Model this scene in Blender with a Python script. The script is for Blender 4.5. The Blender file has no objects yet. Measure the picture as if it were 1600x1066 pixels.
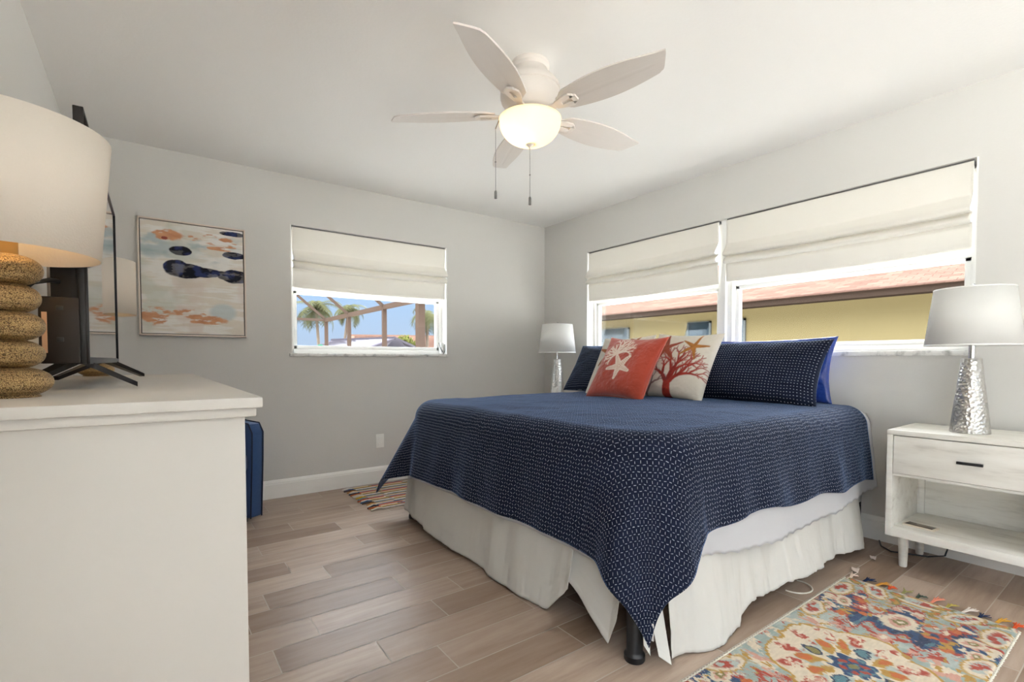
import bpy, bmesh, math, random
import numpy as np
from mathutils import Vector, Matrix
PI = math.pi
random.seed(7)
rng = np.random.RandomState(11)
S = bpy.context.scene
COL = S.collection

# ------------------------------------------------------------------ camera, sky, sun, exposure
cd = bpy.data.cameras.new('camera'); cam = bpy.data.objects.new('camera', cd); COL.objects.link(cam)
cd.sensor_width = 36.0; cd.sensor_fit = 'HORIZONTAL'; cd.lens = 36.0 * 769.79 / 1600.0
cd.shift_y = 0.0335; cd.clip_start = 0.02; cd.clip_end = 400
cam.location = (-3.387, -4.032, 1.045)
cam.rotation_euler = (PI / 2 - 0.0317, 0, -0.633)
S.camera = cam
S.view_settings.view_transform = 'Standard'
S.view_settings.look = 'None'
S.view_settings.gamma = 1.0
S.view_settings.use_curve_mapping = False
S.view_settings.exposure = 1.66
S.cycles.use_denoising = True
S.cycles.max_bounces = 12
S.cycles.diffuse_bounces = 8
S.cycles.transparent_max_bounces = 16
S.cycles.sample_clamp_indirect = 6.0
S.cycles.blur_glossy = 0.5

SKY_HORIZON = (0.165, 0.235, 0.335)
SKY_ZENITH = (9.0, 9.5, 10.2)
world = bpy.data.worlds.new('sky'); S.world = world
world.use_nodes = True
wn = world.node_tree.nodes; wl = world.node_tree.links
wn.clear()
w_out = wn.new('ShaderNodeOutputWorld'); w_bg = wn.new('ShaderNodeBackground')
w_tc = wn.new('ShaderNodeTexCoord'); w_sep = wn.new('ShaderNodeSeparateXYZ')
w_ramp = wn.new('ShaderNodeValToRGB')
wl.new(w_tc.outputs['Generated'], w_sep.inputs[0]); wl.new(w_sep.outputs['Z'], w_ramp.inputs[0])
wl.new(w_ramp.outputs[0], w_bg.inputs[0]); wl.new(w_bg.outputs[0], w_out.inputs[0])
e = w_ramp.color_ramp.elements
e[0].position = 0.0; e[0].color = (0.18, 0.22, 0.28, 1)
e[1].position = 0.75; e[1].color = (*SKY_ZENITH, 1)
x_ = w_ramp.color_ramp.elements.new(0.12); x_.color = (*SKY_HORIZON, 1)
x_ = w_ramp.color_ramp.elements.new(0.28); x_.color = (0.8, 0.95, 1.15, 1)
w_bg.inputs[1].default_value = 1.0

sd = bpy.data.lights.new('sun', 'SUN'); sd.energy = 6.5; sd.angle = 0.012; sd.color = (1.0, 0.95, 0.87)
sun = bpy.data.objects.new('sun', sd); COL.objects.link(sun)
sdir = Vector((1.0, 0.15, 1.45)).normalized()
sun.rotation_euler = (-sdir).to_track_quat('-Z', 'Y').to_euler()
sun.location = (12, 4, 14)

# ------------------------------------------------------------------ helpers
def thing(name, label, cat, loc=(0, 0, 0), rot=(0, 0, 0), group=None, kind=None):
    o = bpy.data.objects.new(name, None); COL.objects.link(o)
    o.location = loc; o.rotation_euler = rot; o.empty_display_size = 0.05
    if label: o['label'] = label
    if cat: o['category'] = cat
    if group: o['group'] = group
    if kind: o['kind'] = kind
    return o

def tag(o, label=None, cat=None, group=None, kind=None):
    if label: o['label'] = label
    if cat: o['category'] = cat
    if group: o['group'] = group
    if kind: o['kind'] = kind
    return o

def dup(root, loc, rot=None, label=None, group=None):
    r = root.copy(); COL.objects.link(r); r.location = loc
    if rot is not None: r.rotation_euler = rot
    if label: r['label'] = label
    if group: r['group'] = group
    for ch in list(root.children):
        c = ch.copy(); COL.objects.link(c); c.parent = r
        for g in list(ch.children):
            d = g.copy(); COL.objects.link(d); d.parent = c
    return r

def link_mesh(name, me, m, parent=None, loc=None):
    o = bpy.data.objects.new(name, me); COL.objects.link(o)
    if m is not None:
        me.materials.clear()
        for k in (m if isinstance(m, (list, tuple)) else [m]): me.materials.append(k)
    if parent: o.parent = parent
    if loc is not None: o.location = loc
    return o

class MB:
    """collects shapes, builds them as one mesh object"""
    def __init__(self): self.bm = bmesh.new()
    def _merge(self, t, M=None):
        if M is not None: bmesh.ops.transform(t, matrix=M, verts=t.verts)
        me = bpy.data.meshes.new('tmp'); t.to_mesh(me); t.free()
        self.bm.from_mesh(me); bpy.data.meshes.remove(me)
    def box(self, x0, x1, y0, y1, z0, z1, bev=0.0, M=None, seg=2):
        t = bmesh.new(); bmesh.ops.create_cube(t, size=1.0)
        for v in t.verts:
            v.co = Vector(((x0 + x1) / 2 + v.co.x * abs(x1 - x0), (y0 + y1) / 2 + v.co.y * abs(y1 - y0), (z0 + z1) / 2 + v.co.z * abs(z1 - z0)))
        if bev > 0: bmesh.ops.bevel(t, geom=t.edges[:], offset=bev, segments=seg, profile=0.6, affect='EDGES')
        self._merge(t, M); return self
    def lathe(self, prof, n=40, M=None, cx=0.0, cy=0.0, close=False):
        t = bmesh.new(); rings = []
        for r, z in prof:
            if r < 1e-6: rings.append([t.verts.new((cx, cy, z))])
            else: rings.append([t.verts.new((cx + r * math.cos(2 * PI * i / n), cy + r * math.sin(2 * PI * i / n), z)) for i in range(n)])
        prs = list(zip(rings, rings[1:]))
        if close: prs.append((rings[-1], rings[0]))
        for a, b in prs:
            for i in range(n):
                j = (i + 1) % n
                if len(a) == 1 and len(b) == 1: continue
                if len(a) == 1: t.faces.new((a[0], b[j], b[i]))
                elif len(b) == 1: t.faces.new((a[i], a[j], b[0]))
                else: t.faces.new((a[i], a[j], b[j], b[i]))
        bmesh.ops.recalc_face_normals(t, faces=t.faces)
        self._merge(t, M); return self
    def tube(self, pts, r, n=8, M=None, caps=True):
        t = bmesh.new(); rings = []; pts = [Vector(p) for p in pts]
        rs = r if isinstance(r, (list, tuple)) else [r] * len(pts)
        up = Vector((0, 0, 1)); prev = None
        for k, p in enumerate(pts):
            d = (pts[min(k + 1, len(pts) - 1)] - pts[max(k - 1, 0)]).normalized()
            if prev is None:
                a = d.cross(up)
                if a.length < 1e-3: a = d.cross(Vector((1, 0, 0)))
                a.normalize()
            else:
                a = prev - d * prev.dot(d); a.normalize()
            prev = a; b = d.cross(a)
            rings.append([t.verts.new(p + (a * math.cos(2 * PI * i / n) + b * math.sin(2 * PI * i / n)) * rs[k]) for i in range(n)])
        for A, B in zip(rings, rings[1:]):
            for i in range(n):
                t.faces.new((A[i], A[(i + 1) % n], B[(i + 1) % n], B[i]))
        if caps:
            t.faces.new(rings[0][::-1]); t.faces.new(rings[-1])
        bmesh.ops.recalc_face_normals(t, faces=t.faces)
        self._merge(t, M); return self
    def prism(self, poly, z0, z1, M=None, bev=0.0):
        t = bmesh.new()
        a = [t.verts.new((p[0], p[1], z0)) for p in poly]; b = [t.verts.new((p[0], p[1], z1)) for p in poly]
        t.faces.new(a[::-1]); t.faces.new(b)
        for i in range(len(poly)):
            j = (i + 1) % len(poly); t.faces.new((a[i], a[j], b[j], b[i]))
        bmesh.ops.recalc_face_normals(t, faces=t.faces)
        if bev > 0: bmesh.ops.bevel(t, geom=t.edges[:], offset=bev, segments=2, profile=0.6, affect='EDGES')
        self._merge(t, M); return self
    def ball(self, c, r, M=None, seg=20, ring=12, noise=0.0):
        t = bmesh.new(); bmesh.ops.create_uvsphere(t, u_segments=seg, v_segments=ring, radius=1.0)
        rx, ry, rz = r if isinstance(r, (tuple, list)) else (r, r, r)
        for v in t.verts:
            k = 1 + (random.uniform(-noise, noise) if noise else 0)
            v.co = Vector((c[0] + v.co.x * rx * k, c[1] + v.co.y * ry * k, c[2] + v.co.z * rz * k))
        self._merge(t, M); return self
    def build(self, name, m, parent=None, smooth=True, ang=35):
        me = bpy.data.meshes.new(name); self.bm.to_mesh(me); self.bm.free()
        if smooth:
            me.polygons.foreach_set('use_smooth', [True] * len(me.polygons))
            try: me.set_sharp_from_angle(angle=math.radians(ang))
            except Exception: pass
        return link_mesh(name, me, m, parent)

def grid_mesh(name, P, m, parent=None, uv=None, col=None, wrap=False, smooth=True, mask=None):
    """P: (nu,nv,3) numpy grid -> one mesh. uv (nu,nv,2), col (nu,nv,3) linear."""
    nu, nv = P.shape[:2]
    idx = np.arange(nu * nv).reshape(nu, nv)
    a = idx[:-1, :-1].ravel(); b = idx[1:, :-1].ravel(); c = idx[1:, 1:].ravel(); d = idx[:-1, 1:].ravel()
    F = np.stack([a, b, c, d], 1)
    if mask is not None:
        mk = mask.ravel(); F = F[mk[F].all(1)]
    me = bpy.data.meshes.new(name)
    me.vertices.add(nu * nv); me.vertices.foreach_set('co', P.reshape(-1).astype(np.float32))
    me.loops.add(F.size); me.loops.foreach_set('vertex_index', F.reshape(-1).astype(np.int32))
    me.polygons.add(len(F)); me.polygons.foreach_set('loop_start', np.arange(0, F.size, 4, dtype=np.int32))
    me.update(calc_edges=True)
    if smooth: me.polygons.foreach_set('use_smooth', [True] * len(F))
    if uv is not None:
        L = me.uv_layers.new(name='UVMap'); L.data.foreach_set('uv', uv.reshape(-1, 2)[F.reshape(-1)].reshape(-1).astype(np.float32))
    if col is not None:
        A = me.color_attributes.new('paint', 'FLOAT_COLOR', 'POINT')
        c4 = np.ones((nu * nv, 4), np.float32); c4[:, :3] = col.reshape(-1, 3); A.data.foreach_set('color', c4.reshape(-1))
    me.validate(); me.update()
    return link_mesh(name, me, m, parent)

def srgb(r, g, b):
    f = lambda c: (c / 255 / 12.92) if c / 255 <= 0.04045 else ((c / 255 + 0.055) / 1.055) ** 2.4
    return (f(r), f(g), f(b))
def nsrgb(c): return np.array(srgb(*c))

# numpy value noise
_N = rng.rand(256, 256)
def vnoise(x, y, s=0):
    x = np.asarray(x, float) + 17.3 * s; y = np.asarray(y, float) + 9.1 * s
    xi = np.floor(x).astype(int); yi = np.floor(y).astype(int); fx = x - xi; fy = y - yi
    fx = fx * fx * (3 - 2 * fx); fy = fy * fy * (3 - 2 * fy)
    g = lambda i, j: _N[i & 255, j & 255]
    return (g(xi, yi) * (1 - fx) + g(xi + 1, yi) * fx) * (1 - fy) + (g(xi, yi + 1) * (1 - fx) + g(xi + 1, yi + 1) * fx) * fy
def fbm(x, y, s=0, o=4):
    t = 0; a = 0.5; k = 1
    for i in range(o): t = t + a * vnoise(x * k, y * k, s + i); a *= 0.5; k *= 2.03
    return t / (1 - 0.5 ** o)
def sstep(a, b, x):
    t = np.clip((x - a) / (b - a), 0, 1); return t * t * (3 - 2 * t)
def mix(A, B, t): return A * (1 - t[..., None]) + B * t[..., None]

# ------------------------------------------------------------------ materials
def mat(name, base=(0.8, 0.8, 0.8), rough=0.5, metal=0.0, spec=0.5, sheen=0.0, emit=None, es=0.0, alpha=1.0, trans=0.0, coat=0.0):
    m = bpy.data.materials.new(name); m.use_nodes = True
    b = m.node_tree.nodes['Principled BSDF']
    b.inputs['Base Color'].default_value = (*base, 1); b.inputs['Roughness'].default_value = rough
    b.inputs['Metallic'].default_value = metal; b.inputs['Specular IOR Level'].default_value = spec
    b.inputs['Sheen Weight'].default_value = sheen; b.inputs['Coat Weight'].default_value = coat
    b.inputs['Transmission Weight'].default_value = trans
    if emit: b.inputs['Emission Color'].default_value = (*emit, 1); b.inputs['Emission Strength'].default_value = es
    return m
class NT:
    def __init__(s, m): s.m = m; s.t = m.node_tree; s.n = s.t.nodes; s.b = s.n.get('Principled BSDF'); s.out = s.n.get('Material Output')
    def N(s, typ, **kw):
        x = s.n.new(typ)
        for k, v in kw.items():
            if k.startswith('i_'):
                key = k[2:]; x.inputs[int(key) if key.isdigit() else key].default_value = v
            else: setattr(x, k, v)
        return x
    def L(s, a, b): s.t.links.new(a, b)
    def math(s, op, a, b=None, c=None):
        x = s.n.new('ShaderNodeMath'); x.operation = op
        for i, v in enumerate((a, b, c)):
            if v is None: continue
            if isinstance(v, (int, float)): x.inputs[i].default_value = v
            else: s.L(v, x.inputs[i])
        return x.outputs[0]
    def ramp(s, fac, stops):
        r = s.n.new('ShaderNodeValToRGB'); s.L(fac, r.inputs[0]); el = r.color_ramp.elements
        el[0].position, el[0].color = stops[0][0], (*stops[0][1], 1); el[1].position, el[1].color = stops[-1][0], (*stops[-1][1], 1)
        for p, c in stops[1:-1]: q = el.new(p); q.color = (*c, 1)
        return r.outputs[0]
    def noise(s, scale, detail=3, vec=None, rough=0.5, scl=None, coord='Object'):
        tc = s.n.new('ShaderNodeTexCoord'); v = tc.outputs[coord]
        if scl is not None:
            mp = s.n.new('ShaderNodeMapping'); mp.inputs['Scale'].default_value = scl; s.L(v, mp.inputs[0]); v = mp.outputs[0]
        n = s.n.new('ShaderNodeTexNoise'); n.inputs['Scale'].default_value = scale; n.inputs['Detail'].default_value = detail; n.inputs['Roughness'].default_value = rough
        s.L(v, n.inputs['Vector']); return n.outputs['Fac']
    def bump(s, h, strength=0.3, dist=0.01, chain=None):
        b = s.n.new('ShaderNodeBump'); b.inputs['Strength'].default_value = strength; b.inputs['Distance'].default_value = dist
        s.L(h, b.inputs['Height'])
        if chain is not None: s.L(chain, b.inputs['Normal'])
        return b.outputs[0]
    def mixc(s, fac, a, b):
        x = s.n.new('ShaderNodeMix'); x.data_type = 'RGBA'
        if isinstance(fac, (int, float)): x.inputs[0].default_value = fac
        else: s.L(fac, x.inputs[0])
        for i, v in ((6, a), (7, b)):
            if isinstance(v, tuple): x.inputs[i].default_value = (*v, 1)
            else: s.L(v, x.inputs[i])
        return x.outputs[2]

def painted(name, base, rough=0.6, bump=0.05, scale=60, spec=0.3):
    m = mat(name, base, rough, spec=spec); t = NT(m)
    t.L(t.bump(t.noise(scale, 4), bump, 0.004), t.b.inputs['Normal']); return m

M = {}
M['wall'] = painted('wall paint', srgb(211, 209, 205), 0.75, 0.12, 90)
M['ceiling'] = painted('ceiling paint', srgb(240, 239, 237), 0.85, 0.15, 70)
M['trim'] = painted('white trim paint', srgb(240, 239, 235), 0.35, 0.03, 40, 0.5)
M['frame'] = painted('white window frame', srgb(238, 238, 236), 0.3, 0.03, 30, 0.5)
M['lacquer'] = painted('white lacquer', srgb(197, 194, 189), 0.4, 0.03, 30, 0.5)
M['black_plastic'] = mat('black plastic', (0.010, 0.009, 0.009), 0.3, spec=0.35)
M['brown_plastic'] = mat('dark brown plastic', (0.020, 0.015, 0.013), 0.5, spec=0.3)
M['screen'] = mat('glossy screen', (0.006, 0.006, 0.007), 0.02, spec=1.0, coat=1.0)
M['screen'].node_tree.nodes['Principled BSDF'].inputs['IOR'].default_value = 2.2
M['chrome'] = mat('brushed chrome', (0.75, 0.75, 0.75), 0.18, metal=1.0)
M['steel'] = mat('dark steel', (0.25, 0.25, 0.25), 0.35, metal=1.0)
M['black'] = mat('black paint', (0.01, 0.01, 0.011), 0.4)
M['cord_white'] = mat('white cord', srgb(215, 210, 198), 0.6)

# marble sill
m = mat('marble', srgb(225, 224, 221), 0.18, spec=0.6); t = NT(m)
nz = t.noise(14, 8, rough=0.65); c = t.ramp(nz, [(0.3, srgb(150, 150, 150)), (0.5, srgb(225, 224, 221)), (1.0, srgb(240, 240, 238))]); t.L(c, t.b.inputs['Base Color']); M['marble'] = m

# hammered silver
m = mat('hammered silver', (0.66, 0.64, 0.61), 0.3, metal=1.0); t = NT(m)
tc = t.N('ShaderNodeTexCoord'); vo = t.N('ShaderNodeTexVoronoi'); vo.inputs['Scale'].default_value = 80; t.L(tc.outputs['Object'], vo.inputs['Vector'])
t.L(t.bump(vo.outputs['Distance'], 0.6, 0.006), t.b.inputs['Normal']); M['silver'] = m

# fan white
M['fan'] = painted('fan white enamel', srgb(222, 215, 208), 0.45, 0.03, 40, 0.4)
m = mat('fan blade white wood', srgb(215, 208, 202), 0.5); t = NT(m)
t.L(t.bump(t.noise(14, 4, scl=(1, 14, 14)), 0.15, 0.003), t.b.inputs['Normal']); M['blade'] = m

# fabric shades (thin, let light through)
def thin_cloth(name, col, translucent=0.5, tcol=None, bump=0.2, scale=300, rough=0.9):
    m = bpy.data.materials.new(name); m.use_nodes = True; t = NT(m); t.n.remove(t.b)
    d = t.N('ShaderNodeBsdfDiffuse'); tr = t.N('ShaderNodeBsdfTranslucent'); mx = t.N('ShaderNodeMixShader')
    d.inputs['Color'].default_value = (*col, 1); tr.inputs['Color'].default_value = (*(tcol or col), 1)
    mx.inputs[0].default_value = translucent
    nb = t.bump(t.noise(scale, 2), bump, 0.002); t.L(nb, d.inputs['Normal'])
    t.L(d.outputs[0], mx.inputs[1]); t.L(tr.outputs[0], mx.inputs[2]); t.L(mx.outputs[0], t.out.inputs[0])
    return m
M['blind'] = thin_cloth('cream linen blind', srgb(236, 233, 226), 0.20, srgb(222, 220, 216), 0.3, 220)
M['shade_linen'] = thin_cloth('linen lamp shade', srgb(222, 214, 203), 0.08, srgb(240, 205, 150), 0.25, 260)
M['shade_white'] = thin_cloth('white lamp shade', srgb(238, 238, 236), 0.25, srgb(240, 238, 232), 0.1, 260)
M['cotton'] = thin_cloth('white cotton', srgb(232, 231, 227), 0.18, None, 0.25, 40)
M['sheet'] = thin_cloth('white sheet linen', srgb(208, 208, 211), 0.15, None, 0.35, 60)

# skirt cotton with pintucks
m = thin_cloth('bed skirt cotton', srgb(222, 220, 214), 0.15, None, 0.2, 60)
M['skirt'] = m

# thin glass
def glass(name, tint=(1, 1, 1), refl=0.06):
    m = bpy.data.materials.new(name); m.use_nodes = True; t = NT(m); t.n.remove(t.b)
    tr = t.N('ShaderNodeBsdfTransparent'); tr.inputs[0].default_value = (*tint, 1)
    g = t.N('ShaderNodeBsdfGlossy'); g.inputs['Roughness'].default_value = 0.02
    lw = t.N('ShaderNodeLayerWeight'); lw.inputs['Blend'].default_value = 0.35
    f = t.math('MULTIPLY', lw.outputs['Fresnel'], refl * 4)
    mx = t.N('ShaderNodeMixShader'); t.L(f, mx.inputs[0]); t.L(tr.outputs[0], mx.inputs[1]); t.L(g.outputs[0], mx.inputs[2]); t.L(mx.outputs[0], t.out.inputs[0])
    return m
M['glass'] = glass('window glass', (0.96, 0.97, 0.97), 0.05)

# floor: wood look porcelain, one tone per plank from the 'paint' attribute
m = mat('wood look tile', srgb(165, 148, 135), 0.38, spec=0.4); t = NT(m)
at = t.N('ShaderNodeAttribute'); at.attribute_name = 'paint'
sep = t.N('ShaderNodeSeparateColor'); t.L(at.outputs['Color'], sep.inputs[0])
tc = t.N('ShaderNodeTexCoord'); mp = t.N('ShaderNodeMapping'); mp.inputs['Scale'].default_value = (1.0, 9.0, 1.0)
off = t.N('ShaderNodeCombineXYZ'); t.L(t.math('MULTIPLY', sep.outputs['Green'], 30.0), off.inputs[0]); t.L(t.math('MULTIPLY', sep.outputs['Blue'], 30.0), off.inputs[1])
t.L(tc.outputs['Object'], mp.inputs[0]); t.L(off.outputs[0], mp.inputs['Location'])
n1 = t.N('ShaderNodeTexNoise'); n1.inputs['Scale'].default_value = 3.2; n1.inputs['Detail'].default_value = 8; n1.inputs['Roughness'].default_value = 0.62; t.L(mp.outputs[0], n1.inputs['Vector'])
n2 = t.N('ShaderNodeTexNoise'); n2.inputs['Scale'].default_value = 1.2; n2.inputs['Detail'].default_value = 3; t.L(mp.outputs[0], n2.inputs['Vector'])
grain = t.math('MULTIPLY_ADD', n1.outputs['Fac'], 0.6, t.math('MULTIPLY', n2.outputs['Fac'], 0.4))
wood = t.ramp(grain, [(0.30, srgb(158, 140, 126)), (0.45, srgb(184, 167, 153)), (0.58, srgb(198, 183, 170)), (0.72, srgb(208, 196, 185))])
tone = t.mixc(sep.outputs['Red'], srgb(188, 173, 160), srgb(246, 240, 234))
mul = t.N('ShaderNodeMix'); mul.data_type = 'RGBA'; mul.blend_type = 'MULTIPLY'; mul.inputs[0].default_value = 1.0
t.L(wood, mul.inputs[6]); t.L(tone, mul.inputs[7]); t.L(mul.outputs[2], t.b.inputs['Base Color'])
t.L(t.bump(n1.outputs['Fac'], 0.12, 0.003), t.b.inputs['Normal'])
M['floor'] = m
M['grout'] = painted('pale grout', srgb(192, 184, 174), 0.85, 0.3, 200)

# quilt: navy cotton with running-stitch lattice drawn in the cloth's own metres
def quilt_mat(name, cell, base, thread, along=0.30, wide=0.085, diag=True, lines=False):
    m = mat(name, base, 0.85, spec=0.15, sheen=0.45); t = NT(m)
    t.b.inputs['Sheen Tint'].default_value = (0.35, 0.55, 1.0, 1); t.b.inputs['Sheen Roughness'].default_value = 0.3
    uv = t.N('ShaderNodeUVMap'); sp = t.N('ShaderNodeSeparateXYZ'); t.L(uv.outputs[0], sp.inputs[0])
    jx = t.math('MULTIPLY', t.math('SUBTRACT', t.noise(16, 2, coord='UV'), 0.5), 1.1 if diag else 0.5); jy = t.math('MULTIPLY', t.math('SUBTRACT', t.noise(19, 2, coord='UV'), 0.5), 1.3 if diag else 0.5)
    cx = t.math('ADD', t.math('DIVIDE', sp.outputs[0], cell), jx); cy = t.math('ADD', t.math('DIVIDE', sp.outputs[1], cell), jy)
    fx = t.math('SUBTRACT', t.math('FRACT', cx), 0.5); fy = t.math('SUBTRACT', t.math('FRACT', cy), 0.5)
    if diag:
        par = t.math('MODULO', t.math('ADD', t.math('ADD', t.math('FLOOR', cx), t.math('FLOOR', cy)), 2000.0), 2.0)
        sgn = t.math('SUBTRACT', t.math('MULTIPLY', par, 2.0), 1.0)
        fys = t.math('MULTIPLY', fy, sgn)
        al = t.math('MULTIPLY', t.math('ADD', fx, fys), 0.7071); pe = t.math('MULTIPLY', t.math('SUBTRACT', fx, fys), 0.7071)
    else:
        al, pe = fx, fy
    m1 = t.math('LESS_THAN', t.math('ABSOLUTE', al), along); m2 = t.math('LESS_THAN', t.math('ABSOLUTE', pe), wide)
    st = t.math('MULTIPLY', m1, m2)
    nz = t.noise(9, 3, coord='UV'); nz2 = t.noise(500, 2, coord='UV')
    b2 = t.mixc(nz, tuple(c * 0.7 for c in base), tuple(c * 1.5 for c in base))
    col = t.mixc(st, b2, thread); t.L(col, t.b.inputs['Base Color'])
    if lines:
        pass
    # puffs between the stitches
    r2 = t.math('ADD', t.math('MULTIPLY', fx, fx), t.math('MULTIPLY', fy, fy))
    h = t.math('SUBTRACT', t.math('MULTIPLY', t.math('ADD', r2, 0.0), 1.6), t.math('MULTIPLY', st, -0.25))
    bn = t.bump(h, 0.5, 0.0035)
    bn = t.bump(nz2, 0.25, 0.001, bn); bn = t.bump(t.noise(22, 3, coord='UV'), 0.35, 0.01, bn)
    t.L(bn, t.b.inputs['Normal'])
    return m
NAVY = (0.0070, 0.0105, 0.026)
M['quilt'] = quilt_mat('navy stitched quilt', 0.0165, NAVY, srgb(162, 166, 178), 0.30, 0.062)
M['sham'] = quilt_mat('navy stitched pillow sham', 0.0185, (0.008, 0.012, 0.027), srgb(165, 171, 186), 0.15, 0.09, diag=False)
m = mat('royal blue satin', (0.012, 0.045, 0.28), 0.18, spec=0.7, sheen=0.3); t = NT(m)
t.L(t.bump(t.noise(14, 3), 0.5, 0.03), t.b.inputs['Normal']); M['satin'] = m

def paint_mat(name, rough=0.85, bump=0.2, scale=400, sheen=0.1, dist=0.001, scl=None):
    m = mat(name, (0.8,) * 3, rough, spec=0.2, sheen=sheen); t = NT(m)
    at = t.N('ShaderNodeAttribute'); at.attribute_name = 'paint'; t.L(at.outputs['Color'], t.b.inputs['Base Color'])
    t.L(t.bump(t.noise(scale, 3, scl=scl), bump, dist), t.b.inputs['Normal']); return m
M['cushion_print'] = paint_mat('printed linen', 0.9, 0.3, 500)
M['velvet_print'] = paint_mat('coral velvet', 0.7, 0.15, 300, 0.6)
M['rug_pile'] = paint_mat('tufted wool', 0.95, 0.9, 260, 0.2, 0.006)
M['canvas'] = paint_mat('oil on canvas', 0.6, 0.3, 120, 0.0, 0.002, (1, 1, 3))
M['coral_piping'] = mat('coral piping', srgb(190, 78, 56), 0.7, sheen=0.4)

# woven metal pebbles
m = mat('woven bronze', (0.3, 0.2, 0.1), 0.35, metal=0.75); t = NT(m)
tc = t.N('ShaderNodeTexCoord'); mp = t.N('ShaderNodeMapping'); mp.inputs['Scale'].default_value = (1, 1, 1.0); t.L(tc.outputs['Object'], mp.inputs[0])
vo = t.N('ShaderNodeTexVoronoi'); vo.inputs['Scale'].default_value = 520; t.L(mp.outputs[0], vo.inputs['Vector'])
wv = t.N('ShaderNodeTexWave'); wv.wave_type = 'RINGS'; wv.rings_direction = 'Z'; wv.inputs['Scale'].default_value = 40; wv.inputs['Distortion'].default_value = 3; t.L(tc.outputs['Object'], wv.inputs['Vector'])
k = t.math('MULTIPLY_ADD', vo.outputs['Distance'], 0.9, t.math('MULTIPLY', wv.outputs['Fac'], 0.12))
t.L(t.ramp(k, [(0.2, srgb(224, 196, 142)), (0.5, srgb(176, 146, 102)), (0.85, srgb(84, 64, 46))]), t.b.inputs['Base Color'])
t.L(t.bump(t.math('SUBTRACT', 1.0, k), 0.7, 0.003), t.b.inputs['Normal']); M['pebble'] = m
M['amber'] = mat('amber resin', srgb(205, 160, 90), 0.25, spec=0.6, coat=0.5)

# whitewashed wood
m = mat('whitewashed wood', srgb(226, 222, 212), 0.55); t = NT(m)
n = t.noise(3.0, 7, scl=(5, 1, 7), rough=0.6)
t.L(t.ramp(n, [(0.30, srgb(200, 196, 187)), (0.42, srgb(222, 219, 211)), (0.6, srgb(230, 228, 221))]), t.b.inputs['Base Color'])
t.L(t.bump(n, 0.15, 0.004), t.b.inputs['Normal']); M['whitewash'] = m

m = mat('blue chair fabric', srgb(48, 78, 128), 0.9, spec=0.2, sheen=0.3); t = NT(m)
t.L(t.ramp(t.noise(600, 2), [(0.35, srgb(38, 64, 108)), (0.65, srgb(62, 92, 142))]), t.b.inputs['Base Color'])
t.L(t.bump(t.noise(500, 2), 0.3, 0.002), t.b.inputs['Normal']); M['chair'] = m
M['chair_piping'] = mat('dark navy piping', srgb(22, 34, 62), 0.8)

# ------------------------------------------------------------------ room shell
H = 2.44; XL = -3.77; YF = -6.4; WT = 0.2
WZ0, WZ1 = 1.095, 2.07
def struct(o): o['kind'] = 'structure'; return o
# wall with the small window, on y = 0
B = MB()
B.box(XL - WT, -2.515, 0, WT, 0, H).box(-1.17, WT, 0, WT, 0, H).box(-2.515, -1.17, 0, WT, 0, WZ0 - 0.025).box(-2.515, -1.17, 0, WT, WZ1, H)
struct(B.build('wall_back', M['wall'], smooth=False))
B = MB()
ya, yb, yc, yd = -0.627, -1.982, -2.032, -3.396
B.box(0, WT, ya, 0, 0, H).box(0, WT, YF, yd, 0, H).box(0, WT, yd, ya, 0, WZ0 - 0.025).box(0, WT, yd, ya, WZ1, H)
struct(B.build('wall_right', M['wall'], smooth=False))
DY0, DY1 = -6.2, -4.35  # added opening for the unseen door, lets daylight reach the bed foot
B = MB(); B.box(XL - WT, XL, DY1, 0, 0, H).box(XL - WT, XL, YF - WT, DY0, 0, H).box(XL - WT, XL, DY0, DY1, 2.15, H); struct(B.build('wall_left', M['wall'], smooth=False))
FX0, FX1 = -1.9, -0.5  # added opening for the unseen window, brightens the back wall
B = MB(); B.box(XL - WT, FX0, YF - WT, YF, 0, H).box(FX1, WT, YF - WT, YF, 0, H).box(FX0, FX1, YF - WT, YF, 0, 0.85).box(FX0, FX1, YF - WT, YF, 2.1, H)
struct(B.build('wall_front', M['wall'], smooth=False))
B = MB(); B.box(XL - WT, WT, YF - WT, WT, H, H + 0.15); struct(B.build('ceiling', M['ceiling'], smooth=False))
# unseen eave added outside the windows, sized to block direct sun
B = MB(); B.box(WT, WT + 0.60, YF - 1, 1.2, 2.22, 2.42).box(XL - 1, WT + 0.60, WT + 0.001, WT + 0.45, 2.44, 2.5)
struct(B.build('sun_block_eave', M['trim'], smooth=False))

# floor: planks laid along x in rows of 0.1613, joints every 0.6285
ROW = 0.1613; TL = 0.6285
joints = {2: -2.561, 3: -2.258, 4: -2.698, 5: -2.451, 6: -2.297, 7: -2.432, 8: -2.22, 9: -2.706, 10: -2.376, 11: -2.468, 12: -2.257, 13: -2.424, 14: -2.733, 15: -2.562, 18: -1.128, 19: -0.233, 22: -0.43}
vs = []; fs = []; cs = []
def quad(x0, x1, y0, y1, z, c):
    k = len(vs); vs.extend([(x0, y0, z), (x1, y0, z), (x1, y1, z), (x0, y1, z)]); fs.append((k, k + 1, k + 2, k + 3)); cs.extend([c] * 4)
g = 0.0020
for n in range(0, 31):
    y1 = -0.025 - ROW * (n - 1); y0 = y1 - ROW
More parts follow.
